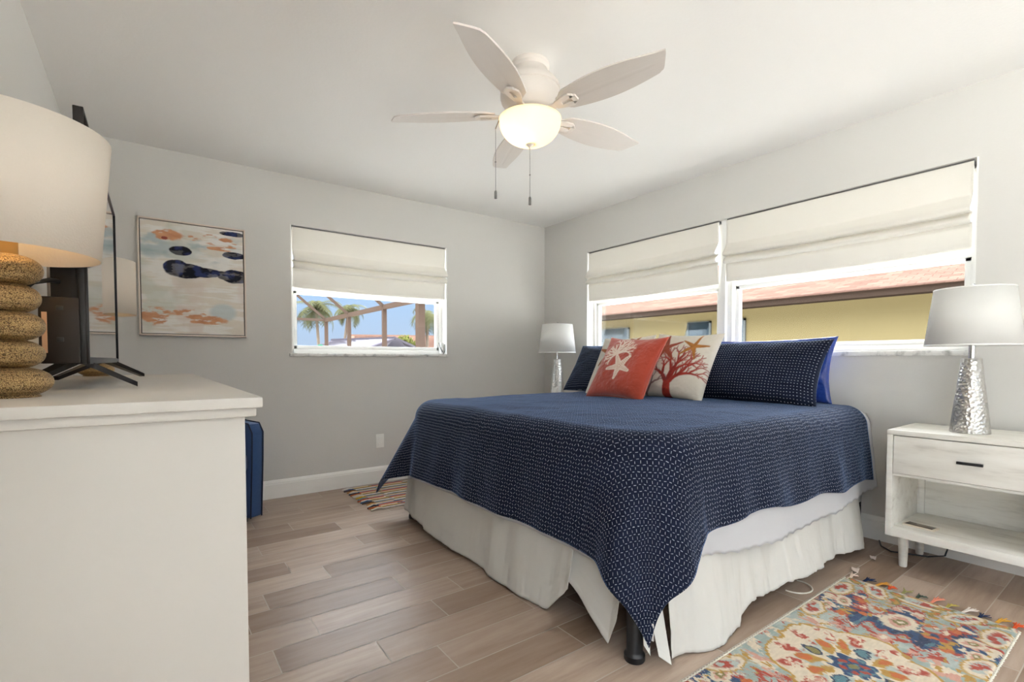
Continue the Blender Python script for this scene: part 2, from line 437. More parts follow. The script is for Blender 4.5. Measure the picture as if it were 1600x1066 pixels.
    # joints[n] is for the row whose far edge is at -0.025 - ROW*n
for n in range(-1, 30):
    y1 = -0.025 - ROW * n; y0 = y1 - ROW
    j = joints.get(n, -2.3 - 0.2 * ((n * 7) % 5) - 0.05)
    k0 = math.floor((XL - j) / TL)
    x = j + k0 * TL
    while x < 0.0:
        a, b = max(x, XL), min(x + TL, 0.0)
        if b - a > 0.01:
            yy1, yy0 = min(y1, 0.0), max(y0, YF)
            if yy1 - yy0 > 0.005:
                quad(a + g, b - g, yy0 + g, yy1 - g, 0.0, (random.random() ** 1.1, random.random(), random.random(), 1))
        x += TL
me = bpy.data.meshes.new('floor'); me.from_pydata(vs, [], fs)
A = me.color_attributes.new('paint', 'FLOAT_COLOR', 'POINT'); A.data.foreach_set('color', np.array(cs, np.float32).reshape(-1))
fl = link_mesh('floor', me, M['floor']); struct(fl)
B = MB(); B.box(XL - WT, WT, YF - WT, WT, -0.12, -0.0015); gr = B.build('floor_grout', M['grout'], fl, smooth=False)

def baseboard(name, x0, y0, x1, y1, nx, ny):
    prof = [(0, 0), (0.016, 0), (0.016, 0.105), (0.013, 0.112), (0.013, 0.118), (0.009, 0.126), (0.004, 0.136), (0, 0.138)]
    bm = bmesh.new(); ends = []
    for (x, y) in ((x0, y0), (x1, y1)): ends.append([bm.verts.new((x + nx * d, y + ny * d, z)) for d, z in prof])
    for i in range(len(prof) - 1): bm.faces.new((ends[0][i], ends[0][i + 1], ends[1][i + 1], ends[1][i]))
    bm.faces.new(ends[0]); bm.faces.new(ends[1][::-1]); bmesh.ops.recalc_face_normals(bm, faces=bm.faces)
    me = bpy.data.meshes.new(name); bm.to_mesh(me); bm.free(); struct(link_mesh(name, me, M['trim']))
baseboard('baseboard_back', XL, 0, 0, 0, 0, -1)
baseboard('baseboard_right', 0, 0, 0, YF, -1, 0)
baseboard('baseboard_left', XL, DY1, XL, 0, 1, 0)

# ------------------------------------------------------------------ windows
def win(n, axis, a0, a1, zg0=1.16, rail=1.585):
    """axis 'y': opening in wall y=0 from x=a0..a1 ; axis 'x': opening in wall x=0 from y=a0..a1"""
    root = thing('window_%d' % n, None, None, kind='structure')
    def bx(B, p0, p1, d0, d1, z0, z1, bev=0.003):
        if axis == 'y': B.box(p0, p1, d0, d1, z0, z1, bev)
        else: B.box(d0, d1, p0, p1, z0, z1, bev)
    B = MB(); d0, d1 = 0.085, 0.17
    bx(B, a0, a0 + 0.035, d0, d1, WZ0, WZ1); bx(B, a1 - 0.035, a1, d0, d1, WZ0, WZ1)
    bx(B, a0, a1, d0, d1, WZ0, WZ0 + 0.035); bx(B, a0, a1, d0, d1, WZ1 - 0.035, WZ1)
    bx(B, a0, a1, d0 + 0.01, d1, rail, rail + 0.04)
    B.build('window_frame', M['frame'], root)
    B = MB(); s = 0.028   # lower sash
    bx(B, a0 + 0.035, a0 + 0.035 + s, d0 + 0.015, d1 - 0.03, WZ0 + 0.035, rail); bx(B, a1 - 0.035 - s, a1 - 0.035, d0 + 0.015, d1 - 0.03, WZ0 + 0.035, rail)
    bx(B, a0 + 0.035, a1 - 0.035, d0 + 0.015, d1 - 0.03, WZ0 + 0.035, WZ0 + 0.035 + s); bx(B, a0 + 0.035, a1 - 0.035, d0 + 0.015, d1 - 0.03, rail - s * 0.8, rail)
    B.build('window_sash', M['frame'], root)
    B = MB()
    bx(B, a0 + 0.04, a1 - 0.04, 0.125, 0.129, WZ0 + 0.04, rail, 0); bx(B, a0 + 0.03, a1 - 0.03, 0.135, 0.139, rail + 0.02, WZ1 - 0.02, 0)
    B.build('glass_pane', M['glass'], root, smooth=False)
    return root
w1 = win(1, 'y', -2.515, -1.17)
w2 = win(2, 'x', yb, ya)
w3 = win(3, 'x', yd, yc)
# marble sills
B = MB(); B.box(-2.53, -1.165, -0.012, 0.10, WZ0 - 0.025, WZ0, 0.004); B.build('window_sill', M['marble'], w1)
B = MB(); B.box(-0.014, 0.10, yd - 0.01, ya + 0.01, WZ0 - 0.028, WZ0, 0.004); B.build('window_sill', M['marble'], w2)
# mullion between the two windows and white reveal liners
B = MB(); B.box(0.06, WT, yc - 0.03, yb + 0.03, WZ0, WZ1, 0.004).box(0.03, 0.07, yc + 0.005, yb - 0.005, WZ0, WZ1, 0.003)
struct(B.build('trim_1', M['frame']))
B = MB(); B.box(-0.001, 0.09, yd, yd + 0.008, WZ0, WZ1).box(-0.001, 0.09, ya - 0.008, ya, WZ0, WZ1)
struct(B.build('trim_2', M['frame'], smooth=False))
B = MB(); B.box(-2.515, -2.507, 0.0, 0.09, WZ0, WZ1).box(-1.178, -1.17, 0.0, 0.09, WZ0, WZ1)
struct(B.build('trim_3', M['frame'], smooth=False))
# crank handle and latch of the small window
B = MB(); B.box(-1.212, -1.186, 0.045, 0.085, 1.10, 1.20, 0.004); cr = B.build('crank_housing', M['frame'], w1)
B = MB(); B.tube([(-1.20, 0.05, 1.12), (-1.205, 0.03, 1.115), (-1.235, 0.02, 1.16), (-1.25, 0.015, 1.20)], 0.005).tube([(-1.19, 0.04, 1.10), (-1.178, 0.03, 1.13), (-1.18, 0.03, 1.19)], 0.004)
B.build('crank_handle', M['steel'], w1)
B = MB(); B.tube([(0.06, -0.70, 1.105), (0.045, -0.73, 1.13), (0.05, -0.76, 1.165)], 0.005).ball((0.05, -0.76, 1.17), 0.008).box(0.05, 0.085, -0.72, -0.66, 1.097, 1.13, 0.004)
B.build('crank_handle', M['frame'], w2)
for (r, pts) in ((w2, [(0.07, -1.972, 1.55)]), ):
    B = MB(); B.ball(pts[0], 0.004); B.build('screw', M['steel'], r)
# window and sliding door added unseen behind the camera to let fill daylight in
w4 = thing('window_4', None, None, kind='structure'); B = MB()
for x in (FX0, (FX0 + FX1) / 2 - 0.02, FX1 - 0.04): B.box(x, x + 0.04, YF - 0.14, YF - 0.08, 0.85, 2.1, 0.003)
B.box(FX0, FX1, YF - 0.14, YF - 0.08, 0.85, 0.89).box(FX0, FX1, YF - 0.14, YF - 0.08, 2.06, 2.1); B.build('window_frame', M['frame'], w4)
B = MB(); B.box(FX0 + 0.04, FX1 - 0.04, YF - 0.112, YF - 0.108, 0.89, 2.06); B.build('glass_pane', M['glass'], w4, smooth=False)
dr = thing('added_fill_door', None, None, kind='structure')
B = MB()
for y in (DY0, (DY0 + DY1) / 2 - 0.025, DY1 - 0.05): B.box(XL - 0.12, XL - 0.06, y, y + 0.05, 0, 2.15, 0.003)
B.box(XL - 0.12, XL - 0.06, DY0, DY1, 2.10, 2.15).box(XL - 0.12, XL - 0.06, DY0, DY1, 0, 0.04)
B.build('fill_door_frame', M['frame'], dr)
B = MB(); B.box(XL - 0.095, XL - 0.09, DY0 + 0.05, DY1 - 0.05, 0.04, 2.10); B.build('fill_door_pane', M['glass'], dr, smooth=False)

# ------------------------------------------------------------------ roman blinds
def blind(label, axis, a0, a1, zb, seed, fold=1.80):
    root = thing('roman_blind', label, 'blind', group='cream roman blinds over the windows')
    # profile: (distance into the room from the wall plane, z)
    prof = [(-0.014, 2.058), (-0.016, 1.96), (-0.016, fold + 0.09), (0.016, fold + 0.040), (0.036, fold + 0.016), (0.036, fold + 0.002), (0.010, fold - 0.004), (-0.018, fold + 0.012), (-0.010, fold - 0.006),
            (0.012, fold - 0.018), (0.028, fold - 0.036), (0.028, fold - 0.050), (0.004, fold - 0.058), (-0.022, fold - 0.046), (-0.010, fold - 0.075), (-0.016, fold - 0.13), (-0.020, zb + 0.03), (-0.018, zb + 0.004), (-0.024, zb)]
    # resample
    pr = np.array(prof); s = np.r_[0, np.cumsum(np.hypot(*np.diff(pr, axis=0).T))]; q = np.linspace(0, s[-1], 150)
    pd = np.interp(q, s, pr[:, 0]); pz = np.interp(q, s, pr[:, 1])
    kk = np.ones(3) / 3; pd[1:-1] = np.convolve(pd, kk, 'valid'); pz[1:-1] = np.convolve(pz, kk, 'valid')
    n = 90; u = np.linspace(0, 1, n); U, Q = np.meshgrid(u, q / s[-1], indexing='ij')
    D = np.repeat(pd[None], n, 0); Z = np.repeat(pz[None], n, 0)
    env = sstep(0.0, 0.3, Q)
    mid = np.exp(-((Z - (fold - 0.02)) / 0.05) ** 2)
    Z = Z - env * 0.012 * np.sin(PI * U) + mid * 0.014 * (fbm(U * 5, Q * 3, seed) - 0.5)
    D = D + env * 0.010 * (fbm(U * 7, Q * 4, seed + 5) - 0.5) + mid * 0.012 * (fbm(U * 9, Q * 9, seed + 9) - 0.5)
    W = a0 + (a1 - a0) * U
    P = np.stack([W, -D, Z], -1) if axis == 'y' else np.stack([-D, W, Z], -1)
    f = grid_mesh('fabric', P, M['blind'], root)
    md = f.modifiers.new('thick', 'SOLIDIFY'); md.thickness = 0.0015
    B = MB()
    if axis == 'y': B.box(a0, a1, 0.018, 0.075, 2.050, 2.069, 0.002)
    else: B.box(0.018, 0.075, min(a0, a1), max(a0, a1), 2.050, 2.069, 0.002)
    B.build('shadow_head_rail', M['steel'], root)  # rail kept dark to stand in for the shadow line above the fabric
    for q_ in (0.22, 0.5, 0.83):
        B = MB(); w = a0 + (a1 - a0) * q_
        B.tube([(w, 0.04, 2.03), (w, 0.04, zb + 0.03)] if axis == 'y' else [(0.04, w, 2.03), (0.04, w, zb + 0.03)], 0.0012, 5)
        B.build('lift_cord', M['cord_white'], root)
    return root
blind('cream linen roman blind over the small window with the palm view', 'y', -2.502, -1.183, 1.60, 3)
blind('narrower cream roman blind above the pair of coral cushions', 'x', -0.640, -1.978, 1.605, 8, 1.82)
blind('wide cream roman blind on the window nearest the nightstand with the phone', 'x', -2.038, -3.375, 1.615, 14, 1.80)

# ------------------------------------------------------------------ ceiling fan
fan = thing('ceiling_fan', 'white five-blade ceiling fan with lit glass bowl and two pull chains', 'ceiling fan', (-1.915, -2.17, 2.44))
B = MB()
B.lathe([(0, 0), (0.088, 0), (0.092, -0.01), (0.092, -0.022), (0.082, -0.032), (0.086, -0.05), (0.105, -0.07), (0.125, -0.085), (0.137, -0.10), (0.142, -0.115), (0.142, -0.122), (0.136, -0.126), (0.140, -0.132), (0.141, -0.16), (0.136, -0.17), (0.136, -0.176), (0.124, -0.195), (0.118, -0.20), (0.108, -0.212), (0.09, -0.222), (0.0, -0.224)], 64)
B.build('motor_housing', M['fan'], fan)
B = MB(); B.lathe([(0, -0.222), (0.075, -0.222), (0.078, -0.235), (0.098, -0.240), (0.104, -0.25), (0.139, -0.259), (0.139, -0.262), (0.0, -0.263)], 48); B.build('light_collar', M['fan'], fan)  # wide lower disc added to stop bulb light escaping upward
def blade_mesh():
    n = 44; s = np.linspace(0, 1, n); r = 0.165 + s * 0.50
    hw = 0.050 + 0.034 * np.sin(np.clip(s * 1.0, 0, 1) * PI) - 0.006 * s
    k = 21; v = np.linspace(-1, 1, k)
    R, V = np.meshgrid(r, v, indexing='ij'); HW = np.repeat(hw[:, None], k, 1)
    tip = sstep(0.9, 1.0, np.repeat(s[:, None], k, 1))
    X = R + tip * (-0.022 * V) - tip * 0.004 * V ** 6; Y = V * HW
    root = 1 - sstep(0, 0.10, np.repeat(s[:, None], k, 1)); Y = Y * (1 - 0.45 * root * 1.0)
    Zt = np.zeros_like(X) + 0.0035; groove = np.exp(-(V / 0.045) ** 2) * sstep(0.12, 0.16, (R - .165) / .5) * (1 - sstep(.88, .92, (R - .165) / .5)); 
    top = np.stack([X, Y, Zt - 0.0015 * groove], -1); bot = np.stack([X, Y, -Zt + 0.0018 * groove], -1)
    return top, bot
top, bot = blade_mesh()
def closed_sheet(name, top, bot, m, parent, uv=None, col=None):
    nu, nv = top.shape[:2]
    N = nu * nv; idx = np.arange(N).reshape(nu, nv)
    a = idx[:-1, :-1].ravel(); b = idx[1:, :-1].ravel(); c = idx[1:, 1:].ravel(); d = idx[:-1, 1:].ravel()
    F = np.stack([a, b, c, d], 1); G = F[:, ::-1] + N
    per = np.concatenate([idx[:, 0], idx[-1, 1:], idx[-2::-1, -1], idx[0, -2:0:-1]])
    p2 = np.roll(per, -1); E_ = np.stack([p2, per, per + N, p2 + N], 1)
    FF = np.concatenate([F, G, E_]); V = np.concatenate([top.reshape(-1, 3), bot.reshape(-1, 3)])
    me = bpy.data.meshes.new(name); me.vertices.add(2 * N); me.vertices.foreach_set('co', V.reshape(-1).astype(np.float32))
    me.loops.add(FF.size); me.loops.foreach_set('vertex_index', FF.reshape(-1).astype(np.int32)); me.polygons.add(len(FF)); me.polygons.foreach_set('loop_start', np.arange(0, FF.size, 4, dtype=np.int32))
    me.update(calc_edges=True); me.polygons.foreach_set('use_smooth', [True] * len(FF))
    if uv is not None:
        L = me.uv_layers.new(name='UVMap'); U2 = np.concatenate([uv.reshape(-1, 2)] * 2); L.data.foreach_set('uv', U2[FF.reshape(-1)].reshape(-1).astype(np.float32))
    if col is not None:
        A = me.color_attributes.new('paint', 'FLOAT_COLOR', 'POINT'); c4 = np.ones((2 * N, 4), np.float32); c4[:, :3] = np.concatenate([col.reshape(-1, 3)] * 2); A.data.foreach_set('color', c4.reshape(-1))
    me.validate(); me.update()
    try: me.set_sharp_from_angle(angle=math.radians(60))
    except Exception: pass
    return link_mesh(name, me, m, parent)
blade0 = closed_sheet('blade', top, bot, M['blade'], fan)
B = MB()
B.box(0.095, 0.16, -0.016, 0.016, -0.012, -0.003, 0.003)
B.prism([(0.15, -0.02), (0.20, -0.034), (0.235, -0.036), (0.252, -0.024), (0.252, -0.010), (0.185, -0.008), (0.185, 0.008), (0.252, 0.010), (0.252, 0.024), (0.235, 0.036), (0.20, 0.034), (0.15, 0.02)], -0.014, -0.0045, bev=0.002)
B.prism([(0.235, -0.03), (0.262, -0.015), (0.262, 0.015), (0.235, 0.03), (0.238, 0)], -0.014, -0.0045)
iron0 = B.build('blade_iron', M['fan'], blade0)
BL = [-147.8, -76.5, -4.0, 67.5, 139.5]
for i, a in enumerate(BL):
    b = blade0 if i == 0 else blade0.copy()
    if i:
        COL.objects.link(b); b.parent = fan; ir = iron0.copy(); COL.objects.link(ir); ir.parent = b
    b.location = (0, 0, -0.232); b.rotation_mode = 'ZYX' if False else 'XYZ'
    b.rotation_euler = (math.radians(-12), 0, math.radians(a))
# bowl
m = bpy.data.materials.new('frosted glass bowl'); m.use_nodes = True; t = NT(m); t.n.remove(t.b)
d = t.N('ShaderNodeBsdfDiffuse'); d.inputs[0].default_value = (*srgb(250, 240, 215), 1); tr = t.N('ShaderNodeBsdfTranslucent'); tr.inputs[0].default_value = (1.0, 0.92, 0.74, 1)
em = t.N('ShaderNodeEmission'); em.inputs[0].default_value = (1.0, 0.84, 0.58, 1); em.inputs[1].default_value = 0.05
mx = t.N('ShaderNodeMixShader'); mx.inputs[0].default_value = 0.6; ad = t.N('ShaderNodeAddShader')
t.L(d.outputs[0], mx.inputs[1]); t.L(tr.outputs[0], mx.inputs[2]); t.L(mx.outputs[0], ad.inputs[0]); t.L(em.outputs[0], ad.inputs[1]); t.L(ad.outputs[0], t.out.inputs[0])
M['bowl'] = m
B = MB()
pf = [(0.146 * math.sin(a) ** 0.85, -0.266 - 0.110 * (math.cos(a))) for a in np.linspace(0.02, PI / 2, 22)]
B.lathe(pf + [(0.148, -0.258), (0.140, -0.254)] + [(p[0] * 0.96, p[1] + 0.005) for p in pf[::-1]], 64)
B.build('light_bowl', M['bowl'], fan)
B = MB(); B.lathe([(0, -0.395), (0.004, -0.394), (0.006, -0.386), (0.016, -0.378), (0.026, -0.368), (0.026, -0.362), (0, -0.358)], 32); B.build('finial', M['fan'], fan)
for k, (ox, oy, z0, z1) in enumerate(((0.0, 0.0, -0.393, -0.66), (-0.131, 0.097, -0.30, -0.63))):
    B = MB(); B.tube([(ox, oy, z0), (ox, oy, z1 + 0.04)], 0.0012, 6)
    for q in np.arange(z1 + 0.04, z0, 0.006): B.ball((ox, oy, q), 0.0016, seg=6, ring=4)
    B.ball((ox, oy, (z0 + z1) / 2 + .01), 0.004, seg=8, ring=6)
    if k: B.tube([(ox, oy, z0), (ox * 0.86, oy * 0.86, -0.245)], 0.003, 6)
    c = B.build('pull_chain', M['steel'], fan)
    B = MB(); B.lathe([(0, z1 + 0.042), (0.004, z1 + 0.04), (0.0065, z1 + 0.034), (0.0065, z1 + 0.002), (0, z1)], 12, cx=ox, cy=oy); B.build('pull', M['steel'], c)
def point(name, loc, power, col, r=0.03):
    l = bpy.data.lights.new(name, 'POINT'); l.energy = power; l.color = col; l.shadow_soft_size = r
    o = bpy.data.objects.new(name, l); COL.objects.link(o); o.location = loc; return o
point('fan_bulb', (-1.955, -2.155, 2.44 - 0.315), 0.35, (1.0, 0.86, 0.66), 0.025)

# ------------------------------------------------------------------ bed
bed = thing('bed', 'king bed base and mattress under the navy quilt, black metal leg showing', 'bed', (0, 0, 0))
X0, X1, Y0, Y1 = -2.03, -0.06, -2.97, -1.01   # mattress faces
def rrect(x0, x1, y0, y1, r, n=10):
    p = []
    for cx, cy, a0 in ((x1 - 0.03, y1 - 0.03, 0), (x0 + r, y1 - r, 90), (x0 + r, y0 + r, 180), (x1 - 0.03, y0 + 0.03, 270)):
        rr = r if cx < -1 else 0.03
        p += [(cx + rr * math.cos(math.radians(a0 + 90 * k / n)), cy + rr * math.sin(math.radians(a0 + 90 * k / n))) for k in range(n + 1)]
    return p
B = MB(); B.prism(rrect(X0, X1, Y0, Y1, 0.25), 0.46, 0.748, bev=0.045); B.build('mattress', M['cotton'], bed)
B = MB(); B.prism(rrect(X0 + 0.02, X1, Y0 + 0.02, Y1 - 0.02, 0.22), 0.22, 0.457, bev=0.015); B.build('box_spring', M['cotton'], bed)
B = MB(); B.box(X0 + 0.03, X1, Y0 + 0.03, Y0 + 0.07, 0.17, 0.22).box(X0 + 0.03, X1, Y1 - 0.07, Y1 - 0.03, 0.17, 0.22).box(X0 + 0.03, X0 + 0.07, Y0 + 0.03, Y1 - 0.03, 0.17, 0.22).box(X1 - 0.04, X1, Y0 + 0.03, Y1 - 0.03, 0.17, 0.22)
B.build('metal_frame', M['black'], bed)
for (x, y) in ((-2.045, -2.925), (-2.0, -1.05), (-0.12, -2.93), (-0.12, -1.05), (-1.1, -1.98)):
    B = MB(); B.lathe([(0, 0), (0.034, 0), (0.036, 0.004), (0.036, 0.022), (0.030, 0.03), (0.028, 0.034), (0.028, 0.215), (0, 0.215)], 28, cx=x, cy=y); B.build('leg', M['black'], bed)

TOP = 0.762
def drape(X, Y, off, R=0.10, flare_f=0.13, flare_n=0.16, flare_c=0.34, seed=0, wave=0.018, x_head=-0.06, crown=0.012):
    """lay a rectangular cloth over the bed. X, Y: the cloth's own metres, flat on the bed top."""
    xe, yn, yf = X0 - 0.02 + R, Y0 - 0.02 + R, Y1 + 0.02 - R
    IN = 0.17
    a = np.maximum(xe + IN - X, 0); bn = np.maximum(yn + IN - Y, 0); bf = np.maximum(Y - yf + IN, 0); b = bn + bf
    r0 = np.hypot(a, b) + 1e-9; phi = np.arctan2(b, a); r = np.maximum(r0 - IN, 0) * (1 + 0.17 * np.sin(2 * phi) ** 6 * 0.0)
    cfac = np.sin(2 * phi) ** 2
    flare_c = flare_c + 0.21 * (bf > 0)
    fl = (np.cos(phi) ** 2 * flare_f + np.sin(phi) ** 2 * flare_n) * (1 - cfac) + flare_c * cfac
    arc = R * PI / 2; th = np.minimum(r, arc) / R
    drop = np.maximum(r - arc, 0)
    h = R * np.sin(th) + fl * drop; dz = -R * (1 - np.cos(th)) - np.sqrt(1 - fl ** 2) * drop
    # folds along the sides grow with the drop
    along = np.where(a > b, Y, X)
    w = (np.sin(along * 9.0 + seed) * 0.5 + np.sin(along * 21.0 + 2.1 * seed + 1.0) * 0.28 + (fbm(along * 5, drop * 2 + 3, seed) - 0.5) * 1.2) * (1 - cfac)
    cw = -np.cos(8 * phi) * cfac * 1.1
    h = h + (w * wave + cw * wave * 1.6) * np.minimum(drop / 0.30, 1.4)
    ux = -np.cos(phi); uy = np.where(bf > 0, 1, -1) * np.sin(phi)
    cx = np.maximum(X, xe + IN); cy = np.clip(Y, yn + IN, yf - IN); h = np.minimum(r0, IN) + h
    PX = cx + ux * h; PY = cy + uy * h
    soft = (fbm(X * 3.2, Y * 3.2, seed + 2) - 0.5) * 0.016 + (fbm(X * 11, Y * 11, seed + 4) - 0.5) * 0.005
    cr = crown * np.sin(np.clip((Y - Y0) / (Y1 - Y0), 0, 1) * PI) * sstep(-2.1, -1.6, X)
    PZ = TOP + off + dz + soft * (1 - np.minimum(r / 0.2, 1)) + cr
    return np.stack([PX, PY, PZ], -1)
# quilt
nx, ny = 230, 260
XF, XH = -2.45, -0.17
qx = np.linspace(XF, XH, nx); qy = np.linspace(Y0 - 0.02 + 0.10 - 0.445, Y1 + 0.02 - 0.10 + 0.50, ny)
QX, QY = np.meshgrid(qx, qy, indexing='ij')
near_edge = np.interp(QX, [-2.45, -1.95, -1.75, -1.5, -1.25, -0.9, -0.17], [-0.03, -0.01, 0.025, 0.055, 0.03, 0.015, 0.0]) + 0.010 * np.sin(QX * 13)
QY = QY + near_edge * sstep(Y0 + 0.25, qy[0], QY)
P = drape(QX, QY, 0.010, seed=1)
uv = np.stack([QX, QY], -1)
quilt = grid_mesh('quilt', P, M['quilt'], None, uv)
md = quilt.modifiers.new('thick', 'SOLIDIFY'); md.thickness = 0.009; md.offset = 1.0
tag(quilt, 'navy blue quilt with white running stitches draped over the bed', 'quilt')
# care tag hanging from the quilt's near corner
p = P[6, 2]; B = MB(); B.box(p[0] - 0.003, p[0] - 0.001, p[1] - 0.012, p[1] + 0.012, p[2] - 0.045, p[2] + 0.012, 0)
B.build('care_tag', M['cotton'], quilt)
# sheet
sx = np.linspace(-2.462, -0.10, 200); sy = np.linspace(Y0 - 0.02 + 0.09 - 0.545, Y1 + 0.02 - 0.09 + 0.45, 220)
SX, SY = np.meshgrid(sx, sy, indexing='ij')
SY = SY + (np.interp(SX, [-2.4, -1.9, -1.6, -1.1, -0.5, -0.1], [0.09, 0.08, 0.03, 0.0, 0.03, 0.05]) + 0.008 * np.abs(np.sin(SX * 40))) * sstep(Y0 + 0.25, sy[0], SY)
P = drape(SX, SY, 0.0, R=0.092, flare_f=0.10, flare_n=0.115, flare_c=0.12, seed=1, wave=0.014)
rr = np.hypot(np.maximum(X0 + .07 - SX, 0), np.maximum(Y0 + .07 - SY, 0))
mk = ~((SX < X0 - 0.0) & (SY < Y0 + 0.0) & (rr > 0.50)) & ~((SX < X0 + 0.1) & (SY > Y1 - 0.05))
sheet = grid_mesh('bed_sheet', P, M['sheet'], None, mask=mk)
sheet.modifiers.new('thick', 'SOLIDIFY').thickness = 0.002
tag(sheet, 'white top sheet with scalloped hem hanging below the navy quilt', 'sheet')

# bed skirt
skirt = thing('bed_skirt', 'white gathered cotton bed skirt hanging to the floor around the bed', 'bed skirt', (0, 0, 0))
def panel(name, path, hem, ztop=0.50, amp=0.012, seed=0, n=220, flare=0.03, nrm=None, k=46):
    path = [Vector((*p, 0)) for p in path]; L = [0]
    for p, q in zip(path, path[1:]): L.append(L[-1] + (q - p).length)
    s = np.linspace(0, L[-1], n); px = np.interp(s, L, [p.x for p in path]); py = np.interp(s, L, [p.y for p in path])
    tx = np.gradient(px, s); ty = np.gradient(py, s); nx_, ny_ = ty, -tx
    if nrm is not None:
        sg = np.sign(nx_ * nrm[0] + ny_ * nrm[1]); nx_, ny_ = nx_ * sg, ny_ * sg
    hz = np.interp(s / L[-1], [h[0] for h in hem], [h[1] for h in hem])
    rows = 46; T = np.linspace(0, 1, rows)
    Sg, Tg = np.meshgrid(s, T, indexing='ij')
    Z = ztop + (hz[:, None] - ztop) * Tg
    wv_ = np.sin(Sg * 10 + seed + 0.5 * np.sin(Sg * 4.3)); fold = (np.sign(wv_) * np.abs(wv_) ** 0.6 * 0.8 + np.sin(Sg * 37 + seed * 2 + Tg * 1.2) * 0.16 + (fbm(Sg * 9, Tg * 1.2, seed) - 0.5) * 2.4) * (0.15 + 0.85 * Tg)
    tuck = sum(np.exp(-((Z - hz[:, None] - d_) / 0.0022) ** 2) for d_ in (0.085, 0.096, 0.020)) * 0.0022
    D = amp * fold + flare * Tg + tuck
    P = np.stack([px[:, None] + nx_[:, None] * D, py[:, None] + ny_[:, None] * D, Z], -1)
    o = grid_mesh(name, P, M['skirt'], skirt); o.modifiers.new('thick', 'SOLIDIFY').thickness = 0.0015
    return o
panel('foot_panel', [(-1.94, -1.00), (-2.01, -1.05), (-2.03, -1.15), (-2.035, -1.7), (-2.035, -2.64)], [(0, 0.075), (0.15, 0.05), (0.45, 0.02), (0.65, 0.010), (0.90, 0.006), (0.915, 0.012), (1.0, 0.155)], 0.5, 0.014, 2.0, 300, 0.055, (-1, 0))
panel('corner_flap', [(-2.015, -2.60), (-2.02, -2.70), (-2.02, -2.87)], [(0, 0.17), (0.2, 0.14), (0.86, 0.022), (1.0, 0.12)], 0.36, 0.008, 4.0, 90, 0.055, (-1, 0))
panel('corner_tail', [(-2.022, -2.935), (-2.006, -2.95)], [(0, 0.08), (1, 0.045)], 0.2, 0.003, 1.0, 20, 0.055, (-0.8, -1))
panel('corner_tail', [(-2.000, -2.945), (-1.955, -2.965)], [(0, 0.05), (1, 0.012)], 0.2, 0.004, 3.0, 40, 0.075, (-0.6, -1))
panel('side_panel', [(-1.955, -2.972), (-1.3, -2.972), (-0.30, -2.965)], [(0, 0.012), (0.10, 0.003), (0.24, 0.01), (0.30, 0.075), (0.42, 0.06), (0.46, 0.09), (0.6, 0.07), (0.8, 0.06), (1.0, 0.035)], 0.5, 0.022, 5.0, 340, 0.065, (0, -1))
panel('side_panel', [(-2.0, -0.985), (-0.10, -0.985)], [(0, 0.05), (1, 0.05)], 0.5, 0.010, 7.0, 160, 0.03, (0, 1))

# ------------------------------------------------------------------ pillows and cushions
def pillow_shape(W, Hh, T, n=90, c=0.07, seed=0, wr=1.0, slump=0.0):
    u = np.linspace(-1, 1, n); v = np.linspace(-1, 1, n); U, V = np.meshgrid(u, v, indexing='ij')
    X = W / 2 * U * (1 - c * (1 - V ** 2) * np.abs(U) ** 1.5); Z = Hh / 2 + Hh / 2 * V * (1 - c * 1.1 * (1 - U ** 2) * np.abs(V) ** 1.5)
    body = (np.clip(1 - U ** 2, 0, 1) * np.clip(1 - V ** 2, 0, 1)) ** 0.42
    edge = (1 - np.abs(U) ** 8) * (1 - np.abs(V) ** 8)
    wrk = (fbm(U * 3 + 5, V * 3, seed) - 0.5) * 0.035 * edge * wr + (fbm(U * 8 + 5, V * 8, seed + 3) - 0.5) * 0.010 * edge * wr
    low = 1 + slump * (-V) * 0.5
    Tk = T / 2 * body * low
    front = np.stack([X, -Tk - wrk * 0.5 - 0.002, Z], -1); back = np.stack([X, Tk + 0.002, Z], -1)
    return front, back, U, V
def pillow(name, label, cat, W, Hh, T, m, loc, lean, yaw=-90, roll=0, colf=None, seed=0, c=0.07, n=90, group=None, part=None, slump=0.3, wr=1.0):
    fr, bk, U, V = pillow_shape(W, Hh, T, n, c, seed, wr, slump)
    uv = np.stack([U * W / 2, V * Hh / 2], -1)
    col = colf(U, V) if colf else None
    o = closed_sheet(name, fr, bk, m, None, uv, col)
    o.location = loc; o.rotation_euler = (math.radians(-lean), math.radians(roll), math.radians(yaw))
    tag(o, label, cat, group)
    return o, fr, bk
PT = 0.776
pillow('pillow', 'royal blue satin pillow mostly hidden behind the navy sham near the nightstand', 'pillow', 0.90, 0.405, 0.12, M['satin'], (-0.185, -2.375, PT + 0.008), 10, seed=3, wr=1.6)
pillow('pillow', 'large navy stitched pillow sham leaning beside the coral-tree cushion', 'pillow', 0.90, 0.44, 0.17, M['sham'], (-0.44, -2.395, PT), 29, roll=0, seed=5, slump=0.4)
pillow('pillow', 'navy stitched pillow sham mostly hidden behind the starfish cushions, by the far lamp', 'pillow', 0.90, 0.46, 0.17, M['sham'], (-0.43, -1.225, PT), 31, seed=9, slump=0.4)

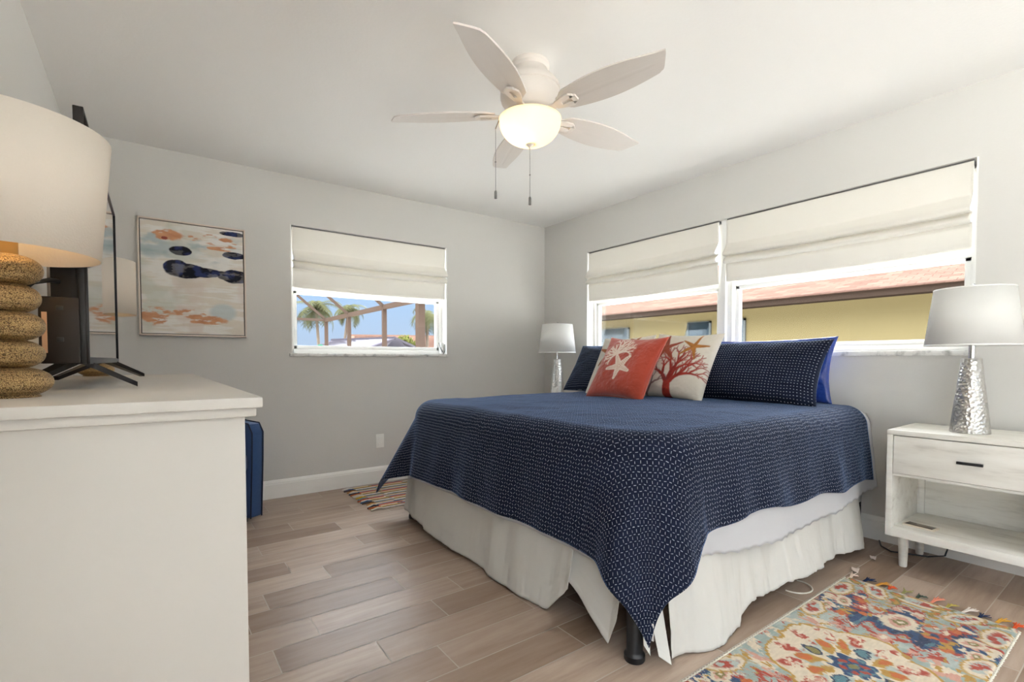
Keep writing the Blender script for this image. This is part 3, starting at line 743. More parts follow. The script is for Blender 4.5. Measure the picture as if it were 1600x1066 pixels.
# motif drawing: distance to segments in cushion units (-1..1)
def seg_mask(U, V, segs, soft=0.012):
    m_ = np.zeros_like(U)
    for (x0, y0, x1, y1, w0, w1) in segs:
        dx, dy = x1 - x0, y1 - y0; L2 = dx * dx + dy * dy + 1e-9
        t_ = np.clip(((U - x0) * dx + (V - y0) * dy) / L2, 0, 1); dd = np.hypot(U - x0 - t_ * dx, V - y0 - t_ * dy); w = w0 + (w1 - w0) * t_
        m_ = np.maximum(m_, 1 - sstep(w - soft, w + soft, dd))
    return m_
def coral_tree(x, y, ang, L, w, depth, rnd, out, spread=0.55):
    if depth == 0: return
    nseg = 3; cx, cy = x, y; a = ang
    for k in range(nseg):
        a2 = a + rnd.uniform(-0.22, 0.22); nx_, ny_ = cx + math.cos(a2) * L / nseg, cy + math.sin(a2) * L / nseg
        out.append((cx, cy, nx_, ny_, w * (1 - 0.12 * k), w * (1 - 0.12 * (k + 1)))); cx, cy = nx_, ny_
        if k > 0 and rnd.random() < 0.6: coral_tree(cx, cy, a + rnd.choice((-1, 1)) * rnd.uniform(0.5, 0.9), L * 0.42, w * 0.5, depth - 2 if depth > 2 else 1 if depth > 1 else 0, rnd, out, spread)
    for s_ in (-1, 1): coral_tree(cx, cy, ang + s_ * rnd.uniform(0.25, spread), L * rnd.uniform(0.62, 0.78), w * 0.66, depth - 1, rnd, out, spread)
def star(cx, cy, R, rot, w0, w1):
    return [(cx, cy, cx + R * math.cos(rot + i * 2 * PI / 5), cy + R * math.sin(rot + i * 2 * PI / 5), w0, w1) for i in range(5)]
def print_cushion(U, V):
    base = nsrgb((216, 210, 198)); c_ = np.ones(U.shape + (3,)) * base
    c_ = c_ * (0.97 + 0.06 * fbm(U * 20, V * 20, 3)[..., None])
    rnd = random.Random(5); segs = []
    for a, L in ((2.1, 0.36), (1.6, 0.40), (1.15, 0.42), (0.65, 0.42)): coral_tree(0.0, -0.66, a, L, 0.075, 5, rnd, segs, 0.6)
    segs.append((0.02, -1.0, 0.0, -0.6, 0.13, 0.10))
    k = seg_mask(U, V, segs, 0.02) * sstep(0.52, 0.40, V - 0.1); red = mix(nsrgb((182, 62, 48)) * np.ones_like(c_), nsrgb((120, 40, 38)) * np.ones_like(c_), fbm(U * 6, V * 6, 8))
    c_ = mix(c_, red, k)
    k = seg_mask(U, V, star(0.42, 0.50, 0.42, 0.1, 0.075, 0.02), 0.02); c_ = mix(c_, mix(nsrgb((198, 132, 62)) * np.ones_like(c_), nsrgb((150, 96, 50)) * np.ones_like(c_), fbm(U * 12, V * 12, 2)), k)
    k = seg_mask(U, V, star(-0.42, 0.42, 0.50, 0.5, 0.10, 0.03), 0.02); c_ = mix(c_, nsrgb((156, 78, 58)) * np.ones_like(c_), k)
    rnd2 = random.Random(9); s2 = []
    for a, L in ((1.8, 0.35), (1.1, 0.3)): coral_tree(-0.62, -0.95, a, L, 0.05, 5, rnd2, s2, 0.6)
    c_ = mix(c_, nsrgb((110, 66, 70)) * np.ones_like(c_), seg_mask(U, V, s2, 0.02) * 0.85)
    return c_
def print_cushion_b(U, V):
    base = nsrgb((214, 210, 200)); c_ = np.ones(U.shape + (3,)) * base * (0.97 + 0.06 * fbm(U * 20, V * 20, 3)[..., None])
    k = seg_mask(U, V, star(-0.35, 0.35, 0.55, 0.35, 0.10, 0.03) + star(0.5, 0.75, 0.35, 0.1, 0.07, 0.02), 0.02); c_ = mix(c_, mix(nsrgb((168, 92, 62)) * np.ones_like(c_), nsrgb((140, 100, 60)) * np.ones_like(c_), fbm(U * 9, V * 9, 2)), k)
    rnd = random.Random(15); segs = []
    for a, L in ((1.9, 0.4), (1.3, 0.42)): coral_tree(0.2, -0.9, a, L, 0.05, 5, rnd, segs, 0.5)
    return mix(c_, nsrgb((178, 66, 50)) * np.ones_like(c_), seg_mask(U, V, segs, 0.02))
def coral_cushion(U, V):
    c_ = np.ones(U.shape + (3,)) * nsrgb((178, 68, 48)); c_ = c_ * (0.94 + 0.12 * fbm(U * 3, V * 3, 3)[..., None])
    crm = nsrgb((232, 214, 200)) * np.ones_like(c_)
    rnd = random.Random(21); segs = []
    for a in (0.35, 0.8, 1.25, 1.7, 2.2, 2.8, 3.3, 3.9): coral_tree(-0.28, 0.30, a, 0.25 if a < 2 else 0.18, 0.050, 4, rnd, segs, 0.55)
    k = seg_mask(U, V, segs, 0.015) * sstep(0.98, 0.86, np.abs(U)) * sstep(0.96, 0.86, V); c_ = mix(c_, crm, k)
    st = star(0.02, -0.10, 0.40, -0.15 - PI / 2 + 2 * PI / 5 * 0 + 0.12, 0.115, 0.045); k = seg_mask(U, V, st, 0.015); c_ = mix(c_, crm, k)
    # pits on the arms
    pit = np.zeros_like(U)
    for (x0, y0, x1, y1, *_r) in st:
        for j in range(7):
            q = 0.1 + j * 0.13
            for s_ in (-0.035, 0.0, 0.035):
                ddx, ddy = (x1 - x0) / 0.40, (y1 - y0) / 0.40
                px, py = x0 + (x1 - x0) * q - ddy * s_ * (1 - 0.5 * q), y0 + (y1 - y0) * q + ddx * s_ * (1 - 0.5 * q)
                pit = np.maximum(pit, 1 - sstep(0.006, 0.014, np.hypot(U - px, V - py)))
    return mix(c_, nsrgb((190, 120, 95)) * np.ones_like(c_), pit * 0.9)
pillow('cushion', 'cream printed cushion with red coral tree and ochre starfish, beside the navy sham', 'cushion', 0.50, 0.50, 0.15, M['cushion_print'], (-0.66, -2.03, PT + 0.004), 28, roll=2, colf=print_cushion, seed=21, n=260, c=0.09)
pillow('cushion', 'cream starfish-print cushion mostly covered by the solid coral cushion', 'cushion', 0.50, 0.50, 0.14, M['cushion_print'], (-0.63, -1.50, PT + 0.004), 28, roll=-1, colf=print_cushion_b, seed=24, n=240, c=0.09)
cu, fr, bk = pillow('cushion', 'solid coral-orange velvet cushion with white starfish and coral motif', 'cushion', 0.49, 0.49, 0.15, M['velvet_print'], (-0.90, -1.775, PT + 0.002), 31, yaw=-90, roll=1.5, colf=coral_cushion, seed=31, n=300, c=0.10)
ring = [tuple((fr[i, 0] + bk[i, 0]) / 2) for i in range(0, 300, 6)] + [tuple((fr[-1, i] + bk[-1, i]) / 2) for i in range(0, 300, 6)] + [tuple((fr[299 - i, -1] + bk[299 - i, -1]) / 2) for i in range(0, 300, 6)] + [tuple((fr[0, 299 - i] + bk[0, 299 - i]) / 2) for i in range(0, 300, 6)]
B = MB(); B.tube(ring, 0.0045, 8); B.build('piping', M['coral_piping'], cu)

# ------------------------------------------------------------------ nightstands
def nightstand(label, loc, mirror=False):
    r = thing('nightstand', label, 'nightstand', loc)
    W, D, T = 0.62, 0.43, 0.024; zb, zt = 0.175, 0.70
    B = MB(); B.box(0, D, 0, -W, zt - T, zt, 0.002).box(0, D, 0, -T, zb, zt - T, 0.002).box(0, D, -W + T, -W, zb, zt - T, 0.002)
    B.box(D - 0.012, D - 0.004, -T, -W + T, zb + 0.03, zt - T)
    B.box(0.01, D - 0.01, -T, -W + T, 0.475, 0.487)
    B.box(D - 0.03, D - 0.012, -T, -T - 0.03, 0.215, 0.475, 0.001)
    B.build('cabinet_body', M['whitewash'], r)
    B = MB(); B.box(-0.004, D - 0.012, -T + 0.0005, -W + T - 0.0005, zb, zb + 0.042, 0.003); B.build('shelf', M['whitewash'], r)
    B = MB(); B.box(0.0, 0.018, -T - 0.003, -W + T + 0.003, 0.49, zt - T - 0.004, 0.002).box(0.018, D - 0.05, -T - 0.02, -W + T + 0.02, 0.50, 0.62)
    d = B.build('drawer', M['whitewash'], r)
    B = MB(); yc_ = -W / 2; B.box(-0.022, -0.012, yc_ - 0.045, yc_ + 0.045, 0.575, 0.587, 0.002).box(-0.014, 0.002, yc_ - 0.038, yc_ - 0.030, 0.577, 0.585).box(-0.014, 0.002, yc_ + 0.030, yc_ + 0.038, 0.577, 0.585)
    B.build('handle', M['black'], d)
    for (x, y) in ((0.115, -0.045), (0.115, -W + 0.045), (D - 0.05, -0.045), (D - 0.05, -W + 0.045)):
        B = MB(); B.lathe([(0, 0), (0.015, 0), (0.017, 0.004), (0.023, zb), (0, zb)], 24, cx=x, cy=y); B.build('leg', M['whitewash'], r)
    return r
ns = nightstand('whitewashed nightstand with black drawer pull and a phone on its lower shelf', (-0.45, -3.172, 0))
dup(ns, (-0.45, -0.235, 0), label='matching nightstand hidden beyond the far side of the bed')

def bed_lamp(label, loc):
    r = thing('table_lamp', label, 'lamp', loc)
    n = 96; prof = [(0, 0), (0.072, 0), (0.074, 0.003)] + [(0.074 - 0.0365 * t_ , 0.003 + 0.347 * t_) for t_ in np.linspace(0.02, 0.99, 60)] + [(0.036, 0.351), (0, 0.352)]
    B = MB(); B.lathe(prof, n); B.build('lamp_base', M['silver'], r)
    B = MB(); B.lathe([(0, 0.35), (0.013, 0.35), (0.013, 0.412), (0.016, 0.413), (0.016, 0.42), (0, 0.42)], 24).tube([(0, 0, 0.41), (0, 0, 0.672)], 0.003)
    B.lathe([(0.02, 0.672), (0.02, 0.676), (0, 0.676)], 20).lathe([(0, 0.676), (0.005, 0.678), (0.004, 0.684), (0.010, 0.69), (0.010, 0.697), (0, 0.703)], 20)
    B.build('stem', M['chrome'], r)
    B = MB(); B.lathe([(0.176, 0.412), (0.145, 0.678)], 72); sh = B.build('lamp_shade', M['shade_white'], r); sh.modifiers.new('thick', 'SOLIDIFY').thickness = 0.002
    B = MB(); B.lathe([(0.1765, 0.410), (0.1775, 0.413), (0.1760, 0.417), (0.174, 0.412)], 72, close=True); B.build('shade_ring', M['frame'], r); B = MB(); B.lathe([(0.1455, 0.674), (0.1465, 0.678), (0.1445, 0.680), (0.143, 0.676)], 72, close=True)
    for k in range(3):
        a = k * 2 * PI / 3 + 0.4; B.tube([(0.018 * math.cos(a), 0.018 * math.sin(a), 0.673), (0.143 * math.cos(a), 0.143 * math.sin(a), 0.672)], 0.002, 6)
    B.build('shade_spider', M['frame'], r)
    return r
lp = bed_lamp('hammered silver cone lamp with white shade on the nightstand holding the phone', (-0.262, -3.44, 0.70))
dup(lp, (-0.262, -0.50, 0.70), label='hammered silver lamp with white shade in the far room corner')

# phone or tray on the shelf
ph = thing('phone', 'small dark phone in a cream case lying on the nightstand shelf', 'phone', (-0.335, -3.285, 0.2175), (0, 0, math.radians(-8)))
B = MB(); B.box(-0.032, 0.032, -0.065, 0.065, 0, 0.008, 0.003); B.build('phone_case', mat('cream phone case', srgb(212, 200, 182), 0.5), ph)
B = MB(); B.box(-0.026, 0.026, -0.054, 0.058, 0.0078, 0.0088, 0.0004); B.build('phone_screen', mat('brown phone screen', srgb(88, 72, 58), 0.2), ph)

# cords and scraps on the floor
B = MB(); B.tube([(-0.05, -3.03, 0.012), (-0.12, -3.06, 0.006), (-0.17, -3.12, 0.006), (-0.14, -3.18, 0.006), (-0.10, -3.26, 0.006), (-0.06, -3.32, 0.02), (-0.022, -3.36, 0.20)], 0.004, 8)
tag(B.build('power_cord', M['black']), 'black power cord on the floor between bed and nightstand', 'cord')
B = MB(); pts = [(-1.02 + 0.075 * math.cos(a), -3.0 + 0.07 * math.sin(a), 0.005) for a in np.linspace(0.3, -3.2, 24)]; B.tube(pts, 0.0035, 8)
tag(B.build('charging_cable', M['cord_white']), 'white cable looping out from under the bed skirt', 'cable')
def scrap(loc, s, label, seed):
    rd = random.Random(seed); n = 7; a = np.linspace(-1, 1, n); U, V = np.meshgrid(a, a, indexing='ij')
    Z = 0.008 + 0.010 * fbm(U * 2 + seed, V * 2, seed); P = np.stack([U * s * (1 - 0.3 * V), V * s * 0.6 + 0.3 * s * U, Z], -1)
    o = grid_mesh('paper_scrap', P, mat('pale pink paper', srgb(215, 198, 190), 0.8)); o.modifiers.new('t', 'SOLIDIFY').thickness = 0.001; o.location = loc; tag(o, label, 'paper')
scrap((-0.37, -3.10, 0.002), 0.022, 'crumpled pale paper scrap against the bed skirt near the nightstand', 3)
scrap((-0.62, -3.105, 0.004), 0.026, 'crumpled pale paper scrap beside the end of the floral rug', 8)

# ------------------------------------------------------------------ dresser
dz = 0.975
dress = thing('dresser', 'tall white dresser carrying the television and two pebble lamps', 'dresser', (-3.76, -2.085, 0))
DX = 0.515; YA, YB = -0.92, 0.92    # local: x depth, y length
B = MB(); B.box(0, DX, YA + 0.018, YB - 0.018, 0.05, dz - 0.036, 0.002); B.build('dresser_body', M['lacquer'], dress)
B = MB(); B.box(0, DX + 0.028, YA - 0.004, YB + 0.004, dz - 0.020, dz, 0.004).box(0, DX + 0.018, YA + 0.006, YB - 0.006, dz - 0.037, dz - 0.0195, 0.004); B.build('dresser_top', M['lacquer'], dress)
B = MB(); B.box(0.01, DX - 0.02, YA + 0.03, YB - 0.03, 0, 0.055); B.build('plinth', M['lacquer'], dress)
for r_ in range(4):
    for c_ in range(2):
        y0 = YA + 0.04 + c_ * 0.925; z0 = 0.075 + r_ * 0.212
        B = MB(); B.box(DX - 0.002, DX + 0.0015, y0, y0 + 0.915, z0, z0 + 0.20, 0.003); dd = B.build('drawer', M['lacquer'], dress)
        for yy in (0.22, 0.70):
            B = MB(); B.lathe([(0, 0), (0.006, 0), (0.006, 0.012), (0.014, 0.018), (0.014, 0.024), (0, 0.028)], 20, M=Matrix.Translation((DX + 0.001, y0 + yy, z0 + 0.10)) @ Matrix.Rotation(PI / 2, 4, 'Y'))
            B.build('knob', M['chrome'], dd)

# pebble lamps
def pebble_lamp(label, loc, rot=0.0, rb=0.138, rt=0.158):
    r = thing('table_lamp', label, 'lamp', loc, (0, 0, rot))
    zs = [0.0, 0.052, 0.104, 0.156, 0.208]; R = [0.063, 0.056, 0.051, 0.0505, 0.051]; off = [(0, 0), (-0.004, 0.003), (0.003, -0.002), (-0.002, 0.003), (0.002, 0)]
    for z, rad, (ox, oy) in zip(zs, R, off):
        prof = []
        for a in np.linspace(-PI / 2, PI / 2, 26):
            prof.append((max(0, rad * abs(math.cos(a)) ** 0.78), z + 0.0285 + 0.0285 * math.copysign(abs(math.sin(a)) ** 0.95, a)))
        prof[0] = (0, prof[0][1]); prof[-1] = (0, prof[-1][1])
        if z == 0.0: prof = [(0, 0.0), (0.045, 0.0)] + [p for p in prof if p[1] > 0.004]
        B = MB(); B.lathe(prof, 64, cx=ox, cy=oy); B.build('pebble', M['pebble'], r)
    B = MB(); B.lathe([(0, 0.258), (0.019, 0.258), (0.019, 0.29), (0.015, 0.294), (0, 0.294)], 32); B.build('neck', M['amber'], r)
    B = MB(); B.tube([(0, 0, 0.29), (0, 0, 0.485)], 0.004).lathe([(0, 0.30), (0.014, 0.30), (0.014, 0.34), (0, 0.34)], 20)
    for k in range(3):
        a = k * 2 * PI / 3; B.tube([(0, 0, 0.485), (0.150 * math.cos(a), 0.150 * math.sin(a), 0.480)], 0.002, 6)
    B.build('harp', M['chrome'], r)
    B = MB(); B.ball((0, 0, 0.365), (0.028, 0.028, 0.035)); bb = B.build('bulb', mat('lit bulb glass', (1, 0.9, 0.7), 0.4, emit=(1.0, 0.72, 0.38), es=3.0), r)
    B = MB(); B.lathe([(rb, 0.265), (rt, 0.495)], 80); sh = B.build('lamp_shade', M['shade_linen'], r); sh.modifiers.new('thick', 'SOLIDIFY').thickness = 0.0018
    return r
pl_ = pebble_lamp('lit lamp of stacked woven bronze pebbles at the near end of the dresser', (-3.600, -2.745, dz))
pebble_lamp('lit drum-shade lamp at the far end of the dresser, behind the television', (-3.575, -1.29, dz), 1.0, 0.144, 0.144)
for (x, y) in ((-3.605, -2.745), (-3.575, -1.29)):
    point('shade_bulb', (x, y, dz + 0.36), 1.5, (1.0, 0.57, 0.22), 0.03)

# ------------------------------------------------------------------ television
tv = thing('television', 'black flat television on splayed feet on the dresser', 'television', (-3.498, -2.0425, dz))
ya_, yb_ = -0.5075, 0.5075; z0, z1 = 0.060, 0.640
rt = Matrix.Rotation(math.radians(-0.6), 4, 'Z')
B = MB(); B.box(-0.014, 0.0, ya_, yb_, z0, z1, 0.002, M=rt).box(-0.001, 0.005, ya_, ya_ + 0.006, z0, z1, 0.001, M=rt).box(-0.001, 0.005, yb_ - 0.005, yb_, z0, z1, 0.001, M=rt).box(-0.001, 0.005, ya_, yb_, z1 - 0.008, z1, 0.001, M=rt).box(-0.001, 0.005, ya_, yb_, z0, z0 + 0.014, 0.001, M=rt); B.build('panel_frame', M['black_plastic'], tv)
B = MB(); B.box(-0.0005, 0.001, ya_ + 0.008, yb_ - 0.008, z0 + 0.016, z1 - 0.008, 0, M=rt); B.build('screen', M['screen'], tv, smooth=False)
B = MB()
yy0, yy1 = ya_ + 0.012, yb_ - 0.012
prof = [(-0.012, z0 + 0.01), (-0.060, z0 + 0.01), (-0.060, z0 + 0.30), (-0.046, z0 + 0.44), (-0.026, z1 - 0.05), (-0.012, z1 - 0.03)]
B.prism([(p[0], p[1]) for p in prof], -yy1, -yy0, M=rt @ Matrix.Rotation(PI / 2, 4, 'X'))
B.build('back_shell', M['black_plastic'], tv)
B = MB(); B.box(-0.080, -0.010, ya_ - 0.004, 0.20, z0 + 0.001, z0 + 0.150, 0.006, M=rt); bx_ = B.build('connector_box', M['brown_plastic'], tv)
B = MB(); B.box(-0.074, -0.065, ya_ - 0.0046, ya_ - 0.0036, z0 + 0.025, z0 + 0.115, 0, M=rt); B.build('sticker', mat('tan sticker', srgb(188, 150, 118), 0.7), bx_)
for zz in (z0 + 0.05, z0 + 0.12):
    B = MB(); B.box(-0.050, -0.038, ya_ - 0.0048, ya_ - 0.003, zz, zz + 0.010, 0.001, M=rt); B.build('socket', M['black'], bx_)
for (ay, fy, ry) in ((-0.42, -0.41, -0.30), (0.38, 0.515, 0.235)):
    for (ex, ey) in ((0.083, fy), (-0.145, ry)):
        B = MB(); a = Vector((-0.03, ay, z0 + 0.012)); b = Vector((ex, ey, 0.008)); d = (b - a).normalized(); s_ = d.cross(Vector((0, 0, 1))).normalized()
        bm = bmesh.new(); q = []
        for p, w, hh in ((a, 0.016, 0.008), (b, 0.010, 0.006)):
            q.append([bm.verts.new(p + s_ * w * i + Vector((0, 0, hh * j))) for i, j in ((-1, -1), (1, -1), (1, 1), (-1, 1))])
        for i in range(4): bm.faces.new((q[0][i], q[0][(i + 1) % 4], q[1][(i + 1) % 4], q[1][i]))
        bm.faces.new(q[0][::-1]); bm.faces.new(q[1]); bmesh.ops.recalc_face_normals(bm, faces=bm.faces); B._merge(bm)
        B.build('foot', M['black_plastic'], tv)
B = MB(); B.tube([(-0.052, ya_ + 0.012, 0.245), (-0.062, ya_ - 0.02, 0.243), (-0.085, ya_ - 0.045, 0.232), (-0.115, ya_ - 0.04, 0.20), (-0.15, ya_ + 0.06, 0.10), (-0.19, ya_ + 0.15, 0.01)], [0.005, 0.0055, 0.004, 0.003, 0.003, 0.003], 8)
B.build('cable', M['black'], tv)

# ------------------------------------------------------------------ painting
pt = thing('painting', 'square abstract canvas in cream, navy and rust hung near the small window', 'painting', (-3.1325, -0.022, 1.5875))
pw, phh = 0.617, 0.765
def paint_fn(U, V):   # U,V in 0..1, V up
    wob = (fbm(U * 6, V * 14, 1) - 0.5); c_ = np.ones(U.shape + (3,)) * nsrgb((222, 214, 202))
    st = fbm(U * 4, V * 40, 7)
    c_ = mix(c_, nsrgb((232, 229, 224)) * np.ones_like(c_), sstep(0.4, 0.6, st))
    c_ = mix(c_, nsrgb((170, 186, 190)) * np.ones_like(c_), sstep(0.60, 0.78, V + wob * 0.3) * sstep(0.92, 0.8, V + wob * .3) * sstep(0.95, 0.2, U + wob) * 0.85)
    c_ = mix(c_, nsrgb((150, 172, 176)) * np.ones_like(c_), sstep(0.55, 0.7, fbm(U * 3, V * 9, 5)) * sstep(0.55, 0.8, V) * 0.7)
    c_ = mix(c_, nsrgb((198, 202, 190)) * np.ones_like(c_), sstep(0.45, 0.6, fbm(U * 2.5, V * 3, 12)) * sstep(0.62, 0.3, U) * 0.6)
    c_ = mix(c_, nsrgb((214, 196, 186)) * np.ones_like(c_), sstep(0.5, 0.62, fbm(U * 3, V * 3.5, 15)) * sstep(0.6, 0.45, V) * 0.5)
    c_ = mix(c_, nsrgb((190, 202, 204)) * np.ones_like(c_), sstep(1, 0.6, np.hypot((U - 0.78) / 0.17, (V - 0.21) / 0.10)) * 0.8)
    def blob(x, y, rx, ry, amt=0.35, s=3, e=0.06):
        d = np.hypot((U - x) / rx, (V - y) / ry) + (fbm(U * 14, V * 22, s) - 0.5) * amt; return sstep(1 + e, 1 - e, d)
    rust = mix(nsrgb((190, 128, 92)) * np.ones_like(c_), nsrgb((222, 170, 132)) * np.ones_like(c_), fbm(U * 10, V * 30, 4))
    dry = lambda lo, hi, s: sstep(lo, hi, fbm(U * 9, V * 26, s))
    for (x, y, rx, ry, s, lo) in ((0.25, 0.885, 0.15, 0.05, 21, 0.30), (0.38, 0.885, 0.17, 0.028, 22, 0.42), (0.72, 0.905, 0.16, 0.03, 23, 0.45), (0.85, 0.85, 0.20, 0.022, 24, 0.42), (0.75, 0.81, 0.14, 0.018, 25, 0.40), (0.12, 0.155, 0.16, 0.075, 26, 0.40), (0.45, 0.17, 0.35, 0.05, 27, 0.45), (0.62, 0.135, 0.2, 0.04, 28, 0.36)):
        c_ = mix(c_, rust, blob(x, y, rx, ry, 0.6, s, 0.15) * dry(lo, lo + 0.15, s + 3))
    c_ = mix(c_, nsrgb((130, 34, 40)) * np.ones_like(c_), blob(0.22, 0.855, 0.03, 0.014, .4, 30) * 0.8)
    navy = mix(nsrgb((22, 22, 36)) * np.ones_like(c_), nsrgb((44, 56, 100)) * np.ones_like(c_), sstep(0.5, 0.75, fbm(U * 12, V * 18, 9)))
    k = np.maximum.reduce([blob(0.37, 0.755, 0.105, 0.042, .2, 31), blob(0.90, 0.76, 0.12, 0.035, .3, 32), blob(0.32, 0.605, 0.12, 0.066, .2, 33), blob(0.42, 0.575, 0.20, 0.068, .2, 34), blob(0.58, 0.575, 0.20, 0.045, .2, 38), blob(0.72, 0.575, 0.25, 0.028, .2, 35), blob(0.90, 0.56, 0.16, 0.062, .35, 36), blob(0.90, 0.965, 0.14, 0.022, .3, 37)])
    return mix(c_, navy, k * (0.85 + 0.15 * dry(0.4, 0.5, 40)))
nU, nV = 250, 300
UU, VV = np.meshgrid(np.linspace(0, 1, nU), np.linspace(0, 1, nV), indexing='ij')
PP = np.stack([(UU - 0.5) * (pw - 0.03), np.full_like(UU, -0.012), (VV - 0.5) * (phh - 0.03)], -1)
PB = PP.copy(); PB[..., 1] = 0.02
closed_sheet('canvas', PP, PB, M['canvas'], pt, None, paint_fn(UU, VV))
B = MB(); w, h = pw / 2, phh / 2; f_ = 0.010
B.box(-w, -w + f_, -0.02, 0.02, -h, h, 0.001).box(w - f_, w, -0.02, 0.02, -h, h, 0.001).box(-w, w, -0.02, 0.02, h - f_, h, 0.001).box(-w, w, -0.02, 0.02, -h, -h + f_, 0.001)
B.build('frame', mat('champagne frame', srgb(214, 200, 186), 0.4, metal=0.2), pt)
B = MB(); B.box(-w + f_, w - f_, 0.012, 0.018, -h + f_, h - f_); B.build('backing', M['black'], pt)

# outlet
ol = thing('wall_outlet', 'white wall outlet low on the wall beyond the bed corner', 'outlet', (-1.825, -0.001, 0.355))
B = MB(); B.box(-0.036, 0.036, -0.006, 0, -0.058, 0.058, 0.003); B.build('cover_plate', M['trim'], ol)
for z in (-0.024, 0.024):
    B = MB(); B.box(-0.017, 0.017, -0.008, -0.005, z - 0.016, z + 0.016, 0.002); B.build('socket', M['trim'], ol)

# ------------------------------------------------------------------ armchair
ac = thing('armchair', 'blue upholstered armchair half hidden behind the white dresser', 'armchair', (-3.27, -0.43, 0), (0, 0, math.radians(30)))
# local: front faces -y, width x +-0.34
B = MB(); B.box(-0.27, 0.27, -0.27, 0.22, 0.04, 0.33, 0.02); B.build('seat_base', M['chair'], ac)
B = MB(); B.box(-0.262, 0.262, -0.30, 0.16, 0.33, 0.46, 0.045, seg=5); B.build('seat_cushion', M['chair'], ac)
B = MB(); B.box(-0.27, 0.27, 0.14, 0.29, 0.06, 0.80, 0.05, seg=5); B.build('backrest', M['chair'], ac)
for s_ in (-1, 1):
    B = MB()
    Lp = [(-0.28, 0.03), (-0.30, 0.40), (-0.305, 0.58), (-0.28, 0.635), (-0.10, 0.65), (0.28, 0.70), (0.28, 0.03)]
    B.prism(Lp, -0.045, 0.045, M=Matrix.Translation((s_ * 0.315, 0, 0)) @ Matrix(((0, 0, 1, 0), (1, 0, 0, 0), (0, 1, 0, 0), (0, 0, 0, 1))), bev=0.014)
    am = B.build('armrest', M['chair'], ac)
    B = MB()
    for e_ in (-1, 1):
        B.tube([(s_ * 0.315 + e_ * 0.040, p[0] - 0.004, p[1]) for p in Lp[:3]] + [(s_ * 0.315 + e_ * 0.040, -0.275, 0.637), (s_ * 0.315 + e_ * 0.040, -0.10, 0.652)], 0.0045, 8)
    B.build('piping', M['chair_piping'], am)
for (x, y) in ((-0.28, -0.22), (0.28, -0.22), (-0.28, 0.22), (0.28, 0.22)):
    B = MB(); B.lathe([(0, 0), (0.018, 0), (0.022, 0.045), (0, 0.045)], 16, cx=x, cy=y); B.build('leg', M['black'], ac)

